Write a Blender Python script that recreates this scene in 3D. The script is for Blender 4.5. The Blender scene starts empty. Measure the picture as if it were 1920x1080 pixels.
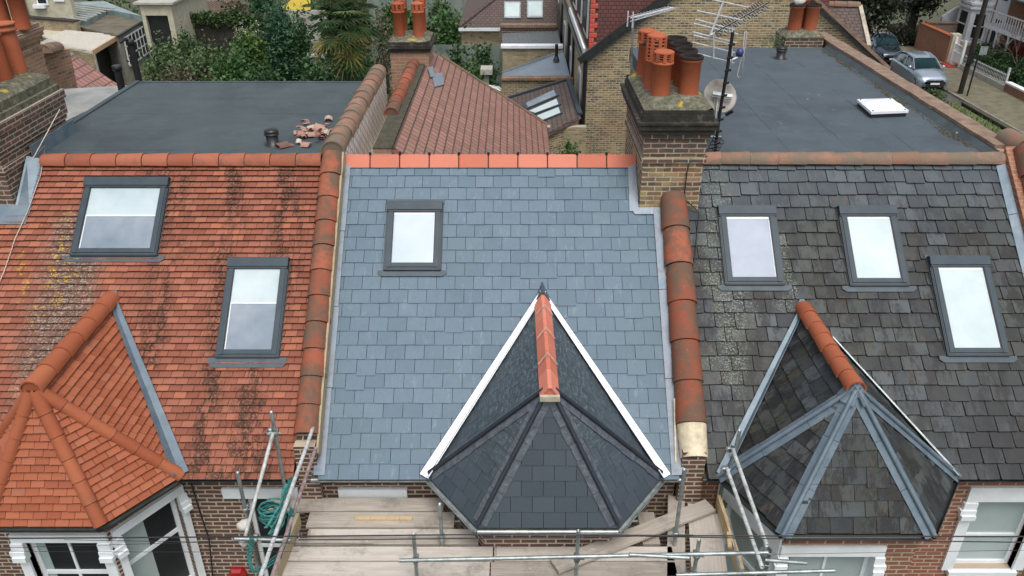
import bpy, math, random
from mathutils import Vector, Matrix, noise as mnoise
R = math.radians
V = Vector
random.seed(7)
scene = bpy.context.scene
# ------------------------------------------------------------------ camera, sky, sun, exposure
CAM = V((0.0, -11.87, 13.7)); PITCH = 29.0; FPX = 1500.0
cam_data = bpy.data.cameras.new("camera"); cam_ob = bpy.data.objects.new("camera", cam_data)
scene.collection.objects.link(cam_ob)
cam_ob.location = CAM; cam_ob.rotation_euler = (R(90 - PITCH), 0, 0)
cam_data.sensor_width = 36; cam_data.lens = 36 * FPX / 1920; cam_data.clip_start = 0.1; cam_data.clip_end = 1500
scene.camera = cam_ob
SUN_EL, SUN_AZ = 64, 165       # high veiled sun, behind the camera and a little right
world = bpy.data.worlds.new("World"); scene.world = world; world.use_nodes = True
wn = world.node_tree; wn.nodes.clear()
sky = wn.nodes.new("ShaderNodeTexSky"); sky.sky_type = 'NISHITA'; sky.sun_disc = False
sky.sun_elevation = R(SUN_EL); sky.sun_rotation = R(SUN_AZ); sky.air_density = 1.0; sky.dust_density = 4.0
hs = wn.nodes.new("ShaderNodeHueSaturation"); hs.inputs['Saturation'].default_value = 0.40; hs.inputs['Value'].default_value = 1.35
bg = wn.nodes.new("ShaderNodeBackground"); bg.inputs['Strength'].default_value = 0.13
wo = wn.nodes.new("ShaderNodeOutputWorld")
wn.links.new(sky.outputs[0], hs.inputs['Color']); wn.links.new(hs.outputs[0], bg.inputs[0]); wn.links.new(bg.outputs[0], wo.inputs[0])
sd = bpy.data.lights.new("sun", 'SUN'); sd.energy = 1.4; sd.angle = R(30); sd.color = (1.0, 0.97, 0.93)
so = bpy.data.objects.new("sun", sd); scene.collection.objects.link(so)
a = R(SUN_AZ); e = R(SUN_EL)
sdir = V((math.sin(a) * math.cos(e), math.cos(a) * math.cos(e), math.sin(e)))
so.rotation_euler = sdir.to_track_quat('Z', 'Y').to_euler(); so.location = (0, 0, 40)
scene.view_settings.view_transform = 'Standard'; scene.view_settings.look = 'None'
scene.view_settings.exposure = 0.12; scene.view_settings.gamma = 1

# ------------------------------------------------------------------ measuring helpers (world points from known real planes)
ST, CT = math.sin(R(PITCH)), math.cos(R(PITCH))
def ray(px, py):
    dx, dy = (px - 960) / FPX, (540 - py) / FPX
    return V((dx, CT + dy * ST, -ST + dy * CT))
def on_y(px, py, Y): d = ray(px, py); return CAM + d * ((Y - CAM.y) / d.y)
def on_z(px, py, Z): d = ray(px, py); return CAM + d * ((Z - CAM.z) / d.z)
def on_x(px, py, X): d = ray(px, py); return CAM + d * ((X - CAM.x) / d.x)
def on_plane(px, py, p0, n): d = ray(px, py); return CAM + d * ((p0 - CAM).dot(n) / d.dot(n))

# ------------------------------------------------------------------ objects
ORG = {}
def tag(o, label=None, cat=None, group=None, kind=None):
    if label: o['label'] = label
    if cat: o['category'] = cat
    if group: o['group'] = group
    if kind: o['kind'] = kind
    return o
def thing(name, label, cat, loc=(0, 0, 0), group=None):
    o = bpy.data.objects.new(name, None); scene.collection.objects.link(o); o.location = loc
    o.empty_display_size = 0.2
    ORG[o] = V(loc); return tag(o, label, cat, group)
class MB:
    def __init__(s): s.v = []; s.f = []; s.r = []; s.m = []; s.smooth = []; s.cur = 0
    def add(s, vs, fs, rnd=0.5, smooth=False):
        b = len(s.v); s.v += [tuple(p) for p in vs]
        for f in fs: s.f.append(tuple(b + i for i in f)); s.r.append(rnd); s.m.append(s.cur); s.smooth.append(smooth)
    def poly(s, pts, rnd=0.5): s.add(pts, [tuple(range(len(pts)))], rnd)
    def box(s, lo, hi, rnd=0.5):
        x0, y0, z0 = lo; x1, y1, z1 = hi
        s.add([(x0,y0,z0),(x1,y0,z0),(x1,y1,z0),(x0,y1,z0),(x0,y0,z1),(x1,y0,z1),(x1,y1,z1),(x0,y1,z1)],
              [(0,3,2,1),(4,5,6,7),(0,1,5,4),(1,2,6,5),(2,3,7,6),(3,0,4,7)], rnd)
    def beam(s, p0, p1, w, h, up=V((0, 0, 1)), rnd=0.5, lift=0.0):
        p0, p1, up = V(p0), V(p1), V(up); d = (p1 - p0).normalized(); sd = d.cross(up).normalized(); u = sd.cross(d)
        c = [(-w/2, lift), (w/2, lift), (w/2, lift + h), (-w/2, lift + h)]
        vs = [p + sd * a + u * b for p in (p0, p1) for a, b in c]
        s.add(vs, [(0,1,2,3),(7,6,5,4),(0,4,5,1),(1,5,6,2),(2,6,7,3),(3,7,4,0)], rnd)
    def slab(s, pts, t, n=None, rnd=0.5):
        pts = [V(p) for p in pts]
        if n is None: n = (pts[1] - pts[0]).cross(pts[2] - pts[1]).normalized()
        k = len(pts); lo = [p - n * t for p in pts]
        s.add(pts + lo, [tuple(range(k)), tuple(range(2*k - 1, k - 1, -1))] + [(i, i + k, (i+1) % k + k, (i+1) % k) for i in range(k)], rnd)
    def tube(s, pts, r, n=8, rnd=0.5, caps=True):
        pts = [V(p) for p in pts]; rings = []
        for i, p in enumerate(pts):
            d = (pts[min(i+1, len(pts)-1)] - pts[max(i-1, 0)]).normalized()
            ref = V((0, 0, 1)) if abs(d.z) < 0.9 else V((1, 0, 0))
            a = d.cross(ref).normalized(); b = a.cross(d); rr = r[i] if isinstance(r, (list, tuple)) else r
            rings.append([p + (a * math.cos(2*math.pi*k/n) + b * math.sin(2*math.pi*k/n)) * rr for k in range(n)])
        vs = [q for g in rings for q in g]; fs = []
        for i in range(len(pts) - 1):
            for k in range(n): fs.append((i*n + k, i*n + (k+1) % n, (i+1)*n + (k+1) % n, (i+1)*n + k))
        s.add(vs, fs, rnd, True)
        if caps: s.add(rings[0], [tuple(range(n))], rnd); s.add(rings[-1], [tuple(range(n-1, -1, -1))], rnd)
    def lathe(s, base, prof, n=20, rnd=0.5, axis=V((0, 0, 1))):
        base = V(base); axis = V(axis).normalized(); ref = V((1, 0, 0)) if abs(axis.x) < .9 else V((0, 1, 0))
        a = axis.cross(ref).normalized(); b = axis.cross(a); vs = []
        for r, z in prof:
            for k in range(n): t = 2*math.pi*k/n; vs.append(base + axis * z + (a * math.cos(t) + b * math.sin(t)) * r)
        fs = [(i*n + k, i*n + (k+1) % n, (i+1)*n + (k+1) % n, (i+1)*n + k) for i in range(len(prof)-1) for k in range(n)]
        s.add(vs, fs, rnd, True)
    def build(s, name, mats, parent=None, origin=None):
        if parent is not None: origin = ORG[parent]
        if origin is None:
            xs = [p[0] for p in s.v]; ys = [p[1] for p in s.v]; origin = V(((min(xs)+max(xs))/2, (min(ys)+max(ys))/2, min(p[2] for p in s.v)))
        origin = V(origin); me = bpy.data.meshes.new(name)
        me.from_pydata([(p[0]-origin.x, p[1]-origin.y, p[2]-origin.z) for p in s.v], [], s.f)
        at = me.attributes.new("rnd", 'FLOAT', 'FACE'); at.data.foreach_set("value", s.r)
        me.polygons.foreach_set("material_index", s.m); me.polygons.foreach_set("use_smooth", s.smooth)
        for m in (mats if isinstance(mats, (list, tuple)) else [mats]): me.materials.append(m)
        me.update(); o = bpy.data.objects.new(name, me); scene.collection.objects.link(o); ORG[o] = origin
        if parent is not None: o.parent = parent
        else: o.location = origin
        return o
def copy_tree(o, parent=None):
    c = o.copy(); scene.collection.objects.link(c); c.parent = parent
    for ch in list(o.children): copy_tree(ch, c)
    return c

# ------------------------------------------------------------------ materials
class NT:
    def __init__(s, name):
        s.mat = bpy.data.materials.new(name); s.mat.use_nodes = True; s.t = s.mat.node_tree; s.t.nodes.clear(); s._uv = None
    def n(s, typ, **p):
        nd = s.t.nodes.new("ShaderNode" + typ)
        for k, v in p.items(): setattr(nd, k, v)
        return nd
    def L(s, val, sock):
        if hasattr(val, 'is_output') or isinstance(val, bpy.types.NodeSocket): s.t.links.new(val, sock)
        elif val is not None: sock.default_value = (tuple(val) + (1,)) if (isinstance(val, (tuple, list)) and len(val) == 3 and sock.type == 'RGBA') else val
    def math(s, op, a, b=None, c=None, clamp=False):
        m = s.n("Math", operation=op); m.use_clamp = clamp; s.L(a, m.inputs[0]); s.L(b, m.inputs[1])
        if c is not None: s.L(c, m.inputs[2])
        return m.outputs[0]
    def vm(s, op, a, b=None):
        m = s.n("VectorMath", operation=op); s.L(a, m.inputs[0]); s.L(b, m.inputs[1]) if b is not None else None
        return m.outputs['Value'] if op == 'DOT_PRODUCT' else m.outputs[0]
    def mix(s, a, b, f, mode='MIX'):
        m = s.n("MixRGB", blend_type=mode); s.L(f, m.inputs[0]); s.L(a, m.inputs[1]); s.L(b, m.inputs[2]); return m.outputs[0]
    def ramp(s, f, stops, interp='LINEAR'):
        r = s.n("ValToRGB"); r.color_ramp.interpolation = interp; el = r.color_ramp.elements
        while len(el) < len(stops): el.new(0.5)
        for e_, (p, c) in zip(el, stops): e_.position = p; e_.color = (c if isinstance(c, (tuple, list)) else (c, c, c)) + (1,) if isinstance(c, (tuple, list)) else (c, c, c, 1)
        s.L(f, r.inputs[0]); return r.outputs[0]
    def step(s, f, a, b): 
        m = s.n("MapRange"); m.clamp = True; s.L(f, m.inputs[0]); m.inputs[1].default_value = a; m.inputs[2].default_value = b; return m.outputs[0]
    @property
    def pos(s): return s.n("NewGeometry").outputs['Position']
    def xyz(s):
        x = s.n("SeparateXYZ"); s.L(s.pos, x.inputs[0]); return x.outputs
    def uv(s):
        if s._uv is None:
            g = s.n("NewGeometry"); N = g.outputs['True Normal']; P = g.outputs['Position']
            t = s.vm('NORMALIZE', s.vm('CROSS_PRODUCT', (0, 0, 1), N)); b = s.vm('CROSS_PRODUCT', N, t)
            s._uv = (s.vm('DOT_PRODUCT', P, t), s.vm('DOT_PRODUCT', P, b))
        return s._uv
    def uvvec(s, ku=1, kv=1, w=0.0):
        u, v = s.uv(); c = s.n("CombineXYZ"); s.L(s.math('MULTIPLY', u, ku), c.inputs[0]); s.L(s.math('MULTIPLY', v, kv), c.inputs[1]); c.inputs[2].default_value = w
        return c.outputs[0]
    def noise(s, scale, detail=4, rough=.55, vec=None, col=False):
        m = s.n("TexNoise"); s.L(vec if vec is not None else s.pos, m.inputs['Vector']); m.inputs['Scale'].default_value = scale
        m.inputs['Detail'].default_value = detail; m.inputs['Roughness'].default_value = rough; return m.outputs['Color' if col else 'Fac']
    def vor(s, scale, vec=None, out='Distance'):
        m = s.n("TexVoronoi"); s.L(vec if vec is not None else s.pos, m.inputs['Vector']); m.inputs['Scale'].default_value = scale; return m.outputs[out]
    def attr(s, nm='rnd'): return s.n("Attribute", attribute_name=nm).outputs['Fac']
    def hash(s, v, k=1.0):
        m = s.n("TexWhiteNoise", noise_dimensions='1D'); s.L(s.math('ADD', v, k), m.inputs['W']); return m.outputs['Value']
    def bump(s, h, strength=.5, dist=.02):
        b = s.n("Bump"); b.inputs['Strength'].default_value = strength; b.inputs['Distance'].default_value = dist; s.L(h, b.inputs['Height']); return b.outputs[0]
    def out(s, base, rough=.7, metal=0, normal=None, spec=None, coat=None, emit=None):
        p = s.n("BsdfPrincipled"); s.L(base, p.inputs['Base Color']); s.L(rough, p.inputs['Roughness']); s.L(metal, p.inputs['Metallic'])
        if normal is not None: s.L(normal, p.inputs['Normal'])
        if spec is not None: p.inputs['Specular IOR Level'].default_value = spec
        if coat: p.inputs['Coat Weight'].default_value = coat; p.inputs['Coat Roughness'].default_value = .05
        o = s.n("OutputMaterial"); s.t.links.new(p.outputs[0], o.inputs[0]); return s.mat
def plain(name, col, rough=.6, metal=0, var=.18, scale=6, bump=0, spec=None, coat=None):
    t = NT(name); n = t.noise(scale, 5, .6)
    dk = tuple(c * (1 - var * 1.4) for c in col); lt = tuple(min(1, c * (1 + var)) for c in col)
    c = t.ramp(n, [(.3, dk), (.7, lt)])
    nm = t.bump(t.noise(scale * 8, 4), bump, .01) if bump else None
    return t.out(c, rough, metal, nm, spec, coat)
def gauss(t, x, c, w):   # soft band 1 at c, 0 beyond w
    return t.math('SUBTRACT', 1.0, t.math('DIVIDE', t.math('ABSOLUTE', t.math('SUBTRACT', x, c)), w), clamp=True)
M = {}
def mk():
    # new slates: blue grey, clean, faint scuffs
    t = NT("new_slate"); r = t.attr(); n = t.noise(3.5, 6, .65); f = t.math('ADD', t.math('MULTIPLY', r, .6), t.math('MULTIPLY', n, .5))
    c = t.ramp(f, [(.05, (.088, .136, .176)), (.5, (.109, .161, .204)), (1, (.130, .184, .230))])
    c = t.mix(c, (.34, .39, .42), t.math('MULTIPLY', t.step(t.noise(9, 6, .75, t.uvvec(1, .35)), .56, .72), .30))
    c = t.mix(c, (.085, .12, .15), t.math('MULTIPLY', t.step(t.noise(14, 6, .75, t.uvvec(1, .5, 7)), .50, .70), .45))
    c = t.mix(c, (.50, .53, .53), t.math('MULTIPLY', t.step(t.noise(5, 5, .8, t.uvvec(.5, 2.4, 3)), .68, .74), .6))
    c = t.mix(c, (.10, .15, .155), t.math('MULTIPLY', t.step(t.noise(1.1, 3), .55, .75), .35))
    M['slate_new'] = t.out(c, .58, 0, t.bump(t.noise(40, 5, .6), .25, .006), .35)
    # dark slates on the new bay, dusty scratches
    t = NT("dusty_dark_slate"); r = t.attr(); n = t.noise(4, 5); f = t.math('ADD', t.math('MULTIPLY', r, .6), t.math('MULTIPLY', n, .45))
    c = t.ramp(f, [(.1, (.036, .050, .063)), (.9, (.050, .066, .082))])
    x = t.xyz(); dust = t.step(t.noise(17, 7, .8, t.uvvec(.45, 1.3)), .50, .62)
    sn = t.n('SeparateXYZ'); t.L(t.n('NewGeometry').outputs['True Normal'], sn.inputs[0]); side = t.math('MULTIPLY', t.math('MULTIPLY', dust, t.step(x[2], 6.5, 7.4)), t.step(t.math('ABSOLUTE', sn.outputs[0]), .60, .66))
    c = t.mix(c, (.23, .28, .27), t.math('MULTIPLY', dust, .5)) if False else t.mix(c, (.22, .28, .27), t.math('MULTIPLY', side, .6))
    M['slate_dark'] = t.out(c, .5, 0, t.bump(t.noise(35, 5), .3, .006))
    # old slates: greys, rust browns, black streaks, pale lichen
    t = NT("weathered_slate"); r = t.attr(); h2 = t.hash(r, 3.1)
    c = t.ramp(t.math('ADD', t.math('MULTIPLY', r, .75), t.math('MULTIPLY', t.noise(5, 5, .7), .3)),
               [(.12, (.014, .017, .020)), (.38, (.029, .035, .040)), (.62, (.045, .055, .062)), (.9, (.076, .090, .098))])
    brown = t.math('MULTIPLY', t.step(t.noise(7, 5, .7, t.uvvec(1.2, .4)), .48, .66), t.step(h2, .35, .8))
    c = t.mix(c, (.095, .064, .036), t.math('MULTIPLY', brown, .9))
    c = t.mix(c, (.044, .047, .034), t.math('MULTIPLY', t.step(t.noise(1.3, 4, .6), .42, .60), .6))
    st = t.step(t.noise(4.2, 7, .8, t.uvvec(1, .34)), .48, .55)
    c = t.mix(c, (.010, .010, .011), t.math('MULTIPLY', st, .8))
    x = t.xyz(); wx = t.math('ADD', x[0], t.math('MULTIPLY', t.math('SUBTRACT', t.noise(1.3, 4), .5), 1.1)); band = t.math('MAXIMUM', gauss(t, wx, 3.15, .55), t.math('MULTIPLY', gauss(t, wx, 3.95, .35), t.math('MULTIPLY', t.step(x[2], 8.9, 8.5), t.step(x[2], 7.6, 8.0))))
    band = t.math('MULTIPLY', band, t.math('MULTIPLY', t.step(x[2], 6.7, 7.3), .62)); band = t.math('MAXIMUM', band, .05)
    sp = t.step(t.noise(42, 5, .75), .53, .58); sp = t.math('MULTIPLY', sp, t.step(t.math('ADD', band, t.math('MULTIPLY', t.noise(5, 4, .65), .8)), .62, .85))
    c = t.mix(c, (.26, .29, .22), t.math('MULTIPLY', sp, .75))
    dk = t.math('MULTIPLY', t.step(x[0], 5.2, 6.6), t.step(t.math('ADD', x[2], t.math('MULTIPLY', t.noise(1.4, 4), 1.6)), 8.4, 7.3))
    c = t.mix(c, (.012, .013, .015), t.math('MULTIPLY', dk, t.math('MULTIPLY', t.step(t.noise(2.5, 5, .7, t.uvvec(1.5, .5)), .34, .52), .88)))
    c = t.mix(c, (.10, .135, .165), t.math('MULTIPLY', t.step(x[2], 8.6, 9.2), .35))  # blue sheen of the top courses, painted into the slate colour
    dots = t.step(t.vor(2.2), .035, .022); c = t.mix(c, (.62, .62, .58), t.math('MULTIPLY', dots, t.step(t.noise(.9, 2), .46, .5)))
    M['slate_old'] = t.out(c, .55, 0, t.bump(t.noise(30, 5, .7), .5, .008), .4)
    # red plain tiles, with soot streaks, grey and yellow lichen
    def redtile(name, dirty):
        t = NT(name); r = t.attr(); n = t.noise(6, 5, .6)
        f = t.math('ADD', t.math('MULTIPLY', r, .8), t.math('MULTIPLY', n, .25))
        if dirty: c = t.ramp(f, [(.05, (.210, .075, .049)), (.45, (.272, .101, .064)), (.8, (.322, .127, .083)), (.97, (.385, .140, .075))])
        else: c = t.ramp(f, [(.1, (.265, .080, .041)), (.5, (.315, .098, .050)), (.85, (.36, .122, .064)), (1, (.27, .108, .072))])
        if dirty:
            x = t.xyz()
            st = t.noise(3.2, 6, .72, t.uvvec(1.5, .38)); reg = t.noise(1.0, 3, .5, t.uvvec(1.2, .3, 4.0))
            wx = t.math('ADD', x[0], t.math('MULTIPLY', t.noise(.9, 3), .5))
            col = t.math('MAXIMUM', gauss(t, wx, -3.98, .28), t.math('MULTIPLY', gauss(t, wx, -3.18, .42), t.step(x[2], 7.4, 8.0))); col = t.math('MAXIMUM', col, t.math('MULTIPLY', gauss(t, wx, -4.9, .3), .5))
            s_ = t.math('MULTIPLY', t.step(st, .45, .53), t.math('MAXIMUM', t.step(reg, .50, .60), t.step(col, .1, .7)))
            fine = t.step(t.noise(30, 4, .7, t.uvvec(1, .7)), .40, .50)
            s_ = t.math('MULTIPLY', s_, fine)
            s_ = t.math('MULTIPLY', s_, t.step(x[0], -6.4, -5.6))
            c = t.mix(c, (.045, .034, .026), t.math('MULTIPLY', s_, .85))
            lb = t.math('MULTIPLY', gauss(t, t.math('ADD', x[0], t.math('MULTIPLY', t.noise(1.5, 3), .5)), -6.25, .85), t.step(x[2], 9.15, 8.6))
            soot = t.math('MULTIPLY', t.step(t.math('MULTIPLY', lb, t.noise(4, 5, .7, t.uvvec(1, .5))), .16, .36), t.step(t.noise(45, 3, .6), .32, .5))
            c = t.mix(c, (.105, .075, .058), t.math('MULTIPLY', soot, .85))
            sp = t.math('MULTIPLY', t.step(t.noise(30, 5, .7), .53, .58), t.step(t.math('MULTIPLY', lb, t.noise(3, 4, .7)), .20, .36))
            c = t.mix(c, (.40, .385, .33), t.math('MULTIPLY', sp, .65))
            yb = t.math('MULTIPLY', gauss(t, x[0], -6.8, .8), gauss(t, x[2], 8.25, 1.0))
            ye = t.math('MULTIPLY', t.step(t.noise(7.5, 5, .7), .57, .61), t.step(yb, .25, .6)); ye = t.math('MULTIPLY', ye, t.step(t.noise(34, 3), .42, .5))
            c = t.mix(c, (.52, .36, .03), ye)
        M[name] = t.out(c, .85, 0, t.bump(t.noise(60, 4), .35, .005), .2)
    redtile('tile_red', True); redtile('tile_bay', False)
    # terracotta ridge and coping
    def terra(name, c0, c1, dirt, dirtcol=(.11, .085, .06)):
        t = NT(name); f = t.math('ADD', t.math('MULTIPLY', t.attr(), .7), t.math('MULTIPLY', t.noise(5, 5), .35)); c = t.ramp(f, [(.15, c0), (.85, c1)])
        d = t.math('MULTIPLY', t.step(t.noise(3.2, 6, .72), .60 - dirt * .25, .72 - dirt * .2), .85)
        c = t.mix(c, dirtcol, t.math('MULTIPLY', d, min(1, dirt * 1.6)))
        c = t.mix(c, (.42, .40, .33), t.math('MULTIPLY', t.step(t.noise(28, 5, .7), .64, .68), .35 * dirt))
        M[name] = t.out(c, .85, 0, t.bump(t.noise(30, 5), .5, .01), .2)
    terra('terra', (.27, .085, .048), (.36, .125, .075), .40)
    terra('terra_dirty', (.22, .068, .040), (.34, .105, .060), .72)
    terra('terra_grime', (.24, .125, .085), (.33, .185, .13), .8, (.16, .14, .105))
    terra('terra_new', (.50, .16, .105), (.60, .215, .15), .06)
    terra('terra_bay', (.29, .083, .040), (.37, .118, .058), .22)
    terra('pot', (.33, .085, .038), (.42, .125, .06), .34)
    # brick
    def brick(name, c1, c2, mortar, dark=.3, bw=.225, rh=.075, ms=.010, grime=(.05, .045, .035), offs=.5, patch=None, rough=.9, gsc=1.6, wob=.004):
        t = NT(name); b = t.n("TexBrick", offset=offs); wv = t.n('VectorMath', operation='SCALE'); t.L(t.vm('SUBTRACT', t.noise(9, 2, .5, None, True), (.5, .5, .5)), wv.inputs[0]); wv.inputs['Scale'].default_value = wob*2; t.L(t.vm('ADD', t.uvvec(), wv.outputs[0]), b.inputs['Vector']); b.inputs['Scale'].default_value = 1
        b.inputs['Brick Width'].default_value = bw; b.inputs['Row Height'].default_value = rh; b.inputs['Mortar Size'].default_value = ms
        b.inputs['Mortar Smooth'].default_value = .3; b.inputs['Bias'].default_value = 0
        t.L(c1, b.inputs['Color1']); t.L(c2, b.inputs['Color2']); t.L(mortar, b.inputs['Mortar'])
        # per brick darker ones
        u, v = t.uv(); row = t.math('FLOOR', t.math('DIVIDE', v, rh)); uu = t.math('ADD', t.math('DIVIDE', u, bw), t.math('MULTIPLY', t.math('MODULO', row, 2), .5))
        w = t.n("TexWhiteNoise", noise_dimensions='2D'); cb = t.n("CombineXYZ"); t.L(t.math('FLOOR', uu), cb.inputs[0]); t.L(row, cb.inputs[1]); t.L(cb.outputs[0], w.inputs['Vector'])
        c = b.outputs['Color']
        k = t.math('MULTIPLY', t.step(w.outputs['Value'], .62, .95), t.math('SUBTRACT', 1, b.outputs['Fac']))
        c = t.mix(c, grime, t.math('MULTIPLY', k, dark * 1.6))
        c = t.mix(c, grime, t.math('MULTIPLY', t.step(t.noise(gsc, 6, .68), .48, .75), dark))
        if patch: c = t.mix(c, patch, t.math('MULTIPLY', t.step(t.noise(.7, 4), .55, .65), .35))
        c = t.mix(c, (.5, .48, .42), t.math('MULTIPLY', t.noise(50, 3), .10))
        hgt = t.math('ADD', t.math('MULTIPLY', b.outputs['Fac'], -1), t.math('MULTIPLY', t.noise(40, 4), .5))
        M[name] = t.out(c, rough, 0, t.bump(hgt, .7, .012)); return M[name]
    brick('brick_stock', (.37, .275, .125), (.20, .14, .075), (.46, .41, .29), .55, patch=(.33, .18, .09), ms=.013)
    brick('brick_stock_pale', (.46, .36, .20), (.34, .26, .14), (.36, .33, .25), .3)
    brick('brick_orange', (.36, .19, .10), (.29, .14, .08), (.33, .27, .20), .35)
    brick('brick_red_wall', (.36, .13, .06), (.28, .10, .05), (.33, .22, .15), .3)
    brick('brick_front', (.062, .028, .022), (.115, .046, .031), (.46, .37, .28), .3, ms=.013)
    brick('brick_front_red', (.26, .085, .045), (.20, .062, .035), (.42, .33, .24), .2, ms=.012)
    brick('brick_chimney', (.36, .265, .11), (.12, .06, .032), (.44, .38, .27), .65, ms=.012, patch=(.34, .075, .035), gsc=3, wob=.012)
    brick('brick_chimney_dark', (.13, .055, .036), (.06, .034, .024), (.36, .31, .24), .6, ms=.011, gsc=3, wob=.010)
    # roofs seen far off
    brick('far_tile', (.26, .13, .098), (.20, .095, .07), (.07, .04, .034), .25, .17, .10, .012, rough=.85)
    brick('outrig_tile', (.33, .155, .12), (.23, .10, .078), (.06, .032, .026), .3, .19, .165, .017, rough=.85, grime=(.22, .13, .075))
    brick('outrig_tile_pink', (.38, .185, .15), (.30, .13, .105), (.10, .05, .045), .2, .20, .26, .022, rough=.85, grime=(.16, .09, .08))
    brick('brown_tile', (.115, .068, .058), (.085, .05, .045), (.028, .02, .02), .3, .22, .16, .022, rough=.85)
    brick('hung_tile', (.125, .026, .026), (.165, .038, .034), (.045, .013, .013), .2, .17, .12, .016, rough=.8)
    brick('far_slate', (.09, .11, .125), (.13, .155, .17), (.045, .05, .06), .3, .25, .2, .012, rough=.6, grime=(.10, .12, .07))
    brick('quoin_red', (.62, .06, .03), (.5, .05, .03), (.45, .15, .1), .1, .4, .15, .02)
    # roughcast face with diamond mesh
    t = NT("diamond_roughcast"); u, v = t.uv()
    def saw(a, b, k): 
        q = t.math('FRACT', t.math('MULTIPLY', t.math('ADD', t.math('MULTIPLY', u, a), t.math('MULTIPLY', v, b)), k)); return t.math('ABSOLUTE', t.math('SUBTRACT', q, .5))
    l = t.math('MINIMUM', saw(1, 1.3, 4.2), saw(1, -1.3, 4.2)); ln = t.step(l, .12, .04)
    c = t.mix(t.ramp(t.noise(5, 5), [(.3, (.66, .58, .51)), (.7, (.84, .80, .74))]), (.30, .21, .16), t.math('MULTIPLY', ln, .75))
    M['diamond'] = t.out(c, .9, 0, t.bump(ln, .6, .01))
    # felt
    def felt(name, c0, c1, seam):
        t = NT(name); n = t.noise(1.4, 6, .6); c = t.ramp(n, [(.3, c0), (.72, c1)])
        c = t.mix(c, tuple(x * 1.8 for x in c1), t.math('MULTIPLY', t.step(t.noise(60, 3), .62, .7), .25))
        x = t.xyz(); wob = t.math('MULTIPLY', t.noise(1.2, 3), .10)
        s1 = t.math('ABSOLUTE', t.math('SUBTRACT', t.math('FRACT', t.math('ADD', t.math('DIVIDE', x[0 if seam == 'y' else 1], 1.0), wob)), .5))
        ln = t.step(s1, .012, .004); ln = t.math('MULTIPLY', ln, t.step(t.noise(.8, 3, .6), .40, .52))
        c = t.mix(c, tuple(q * .35 for q in c0), t.math('MULTIPLY', ln, .9))
        c = t.mix(c, tuple(x * 1.45 for x in c1), t.math('MULTIPLY', t.step(t.noise(2.6, 6, .7), .56, .66), .30)); c = t.mix(c, tuple(x * .6 for x in c0), t.math('MULTIPLY', t.step(t.noise(.8, 5, .7), .52, .66), .5)); c = t.mix(c, (.40, .42, .42), t.math('MULTIPLY', t.step(t.vor(1.7), .05, .03), t.step(t.noise(14, 2), .5, .56)))
        M[name] = t.out(c, .78, 0, t.bump(t.math('ADD', t.noise(5, 4), t.math('MULTIPLY', t.noise(120, 3), .5)), .5, .01))
    felt('felt', (.044, .061, .068), (.062, .083, .091), 'x'); felt('felt_seamed', (.052, .070, .083), (.074, .095, .110), 'y')
    # leads
    t = NT("lead"); c = t.ramp(t.noise(4, 6, .65), [(.3, (.10, .145, .18)), (.7, (.185, .235, .275))]); M['lead'] = t.out(c, .5, .3, t.bump(t.noise(12, 4), .3, .01))
    t = NT("mottled_lead"); c = t.ramp(t.noise(3.5, 6, .7), [(.3, (.14, .165, .20)), (.5, (.225, .25, .285)), (.72, (.12, .21, .29))]); M['lead_blue'] = t.out(c, .5, .2, t.bump(t.noise(10, 4), .3, .01))
    t = NT("dark_lead"); c = t.ramp(t.noise(14, 6, .7), [(.3, (.06, .07, .09)), (.5, (.10, .115, .14)), (.72, (.17, .19, .21))]); M['lead_roll'] = plain('lead_roll', (.028, .036, .048), .4, .2, .15, 9); M['lead_dark'] = t.out(c, .45, .25, t.bump(t.noise(20, 4), .4, .01))
    # wood
    def wood(name, c0, c1, ax=0):
        t = NT(name); u = t.n("TexCoord").outputs['Object']; mp = t.n("Mapping"); t.L(u, mp.inputs[0]); mp.inputs['Scale'].default_value = (.5, 9, 9) if ax == 0 else (9, .5, 9)
        g = t.noise(4, 6, .65, mp.outputs[0]); f = t.math('ADD', t.math('MULTIPLY', g, .7), t.math('MULTIPLY', t.attr(), .3)); c = t.ramp(f, [(.3, c0), (.65, c1)])
        c = t.mix(c, tuple(x * .45 for x in c0), t.math('MULTIPLY', t.step(t.noise(2.2, 7, .78), .52, .68), .6)); c = t.mix(c, tuple(x * .35 for x in c0), t.math('MULTIPLY', t.step(t.noise(7, 5, .8, mp.outputs[0]), .60, .68), .5)); c = t.mix(c, (.62, .60, .56), t.math('MULTIPLY', t.step(t.noise(11, 4, .7), .66, .72), .5))
        M[name] = t.out(c, .8, 0, t.bump(g, .3, .005))
    wood('board', (.31, .27, .225), (.52, .475, .415)); wood('board_y', (.33, .295, .26), (.53, .495, .45), 1)
    wood('timber', (.42, .30, .15), (.58, .45, .27), 1); wood('timber_dirty', (.28, .22, .13), (.42, .35, .23), 1); wood('fence_wood', (.13, .165, .145), (.21, .25, .22), 1)
    M['steel'] = plain('galvanised_steel', (.34, .38, .38), .42, .65, .3, 9, .2)
    M['steel_white'] = plain('chalky_steel', (.60, .62, .60), .5, .35, .3, 12, .2)
    M['steel_red'] = plain('rusty_steel', (.34, .25, .25), .6, .3, .35, 12, .2)
    M['aluminium'] = plain('aluminium', (.70, .72, .74), .35, .5, .12, 20)
    M['white_paint'] = plain('white_paint', (.74, .78, .80), .55, 0, .08, 2.5, .08)
    M['white_gloss'] = plain('white_strip', (.76, .78, .80), .35, 0, .05, 4)
    M['frame_grey'] = plain('grey_aluminium_frame', (.042, .060, .074), .5, .1, .12, 5, 0, .3); M['frame_light'] = plain('grey_flashing', (.075, .098, .112), .55, .1, .15, 5, 0, .3)
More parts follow.
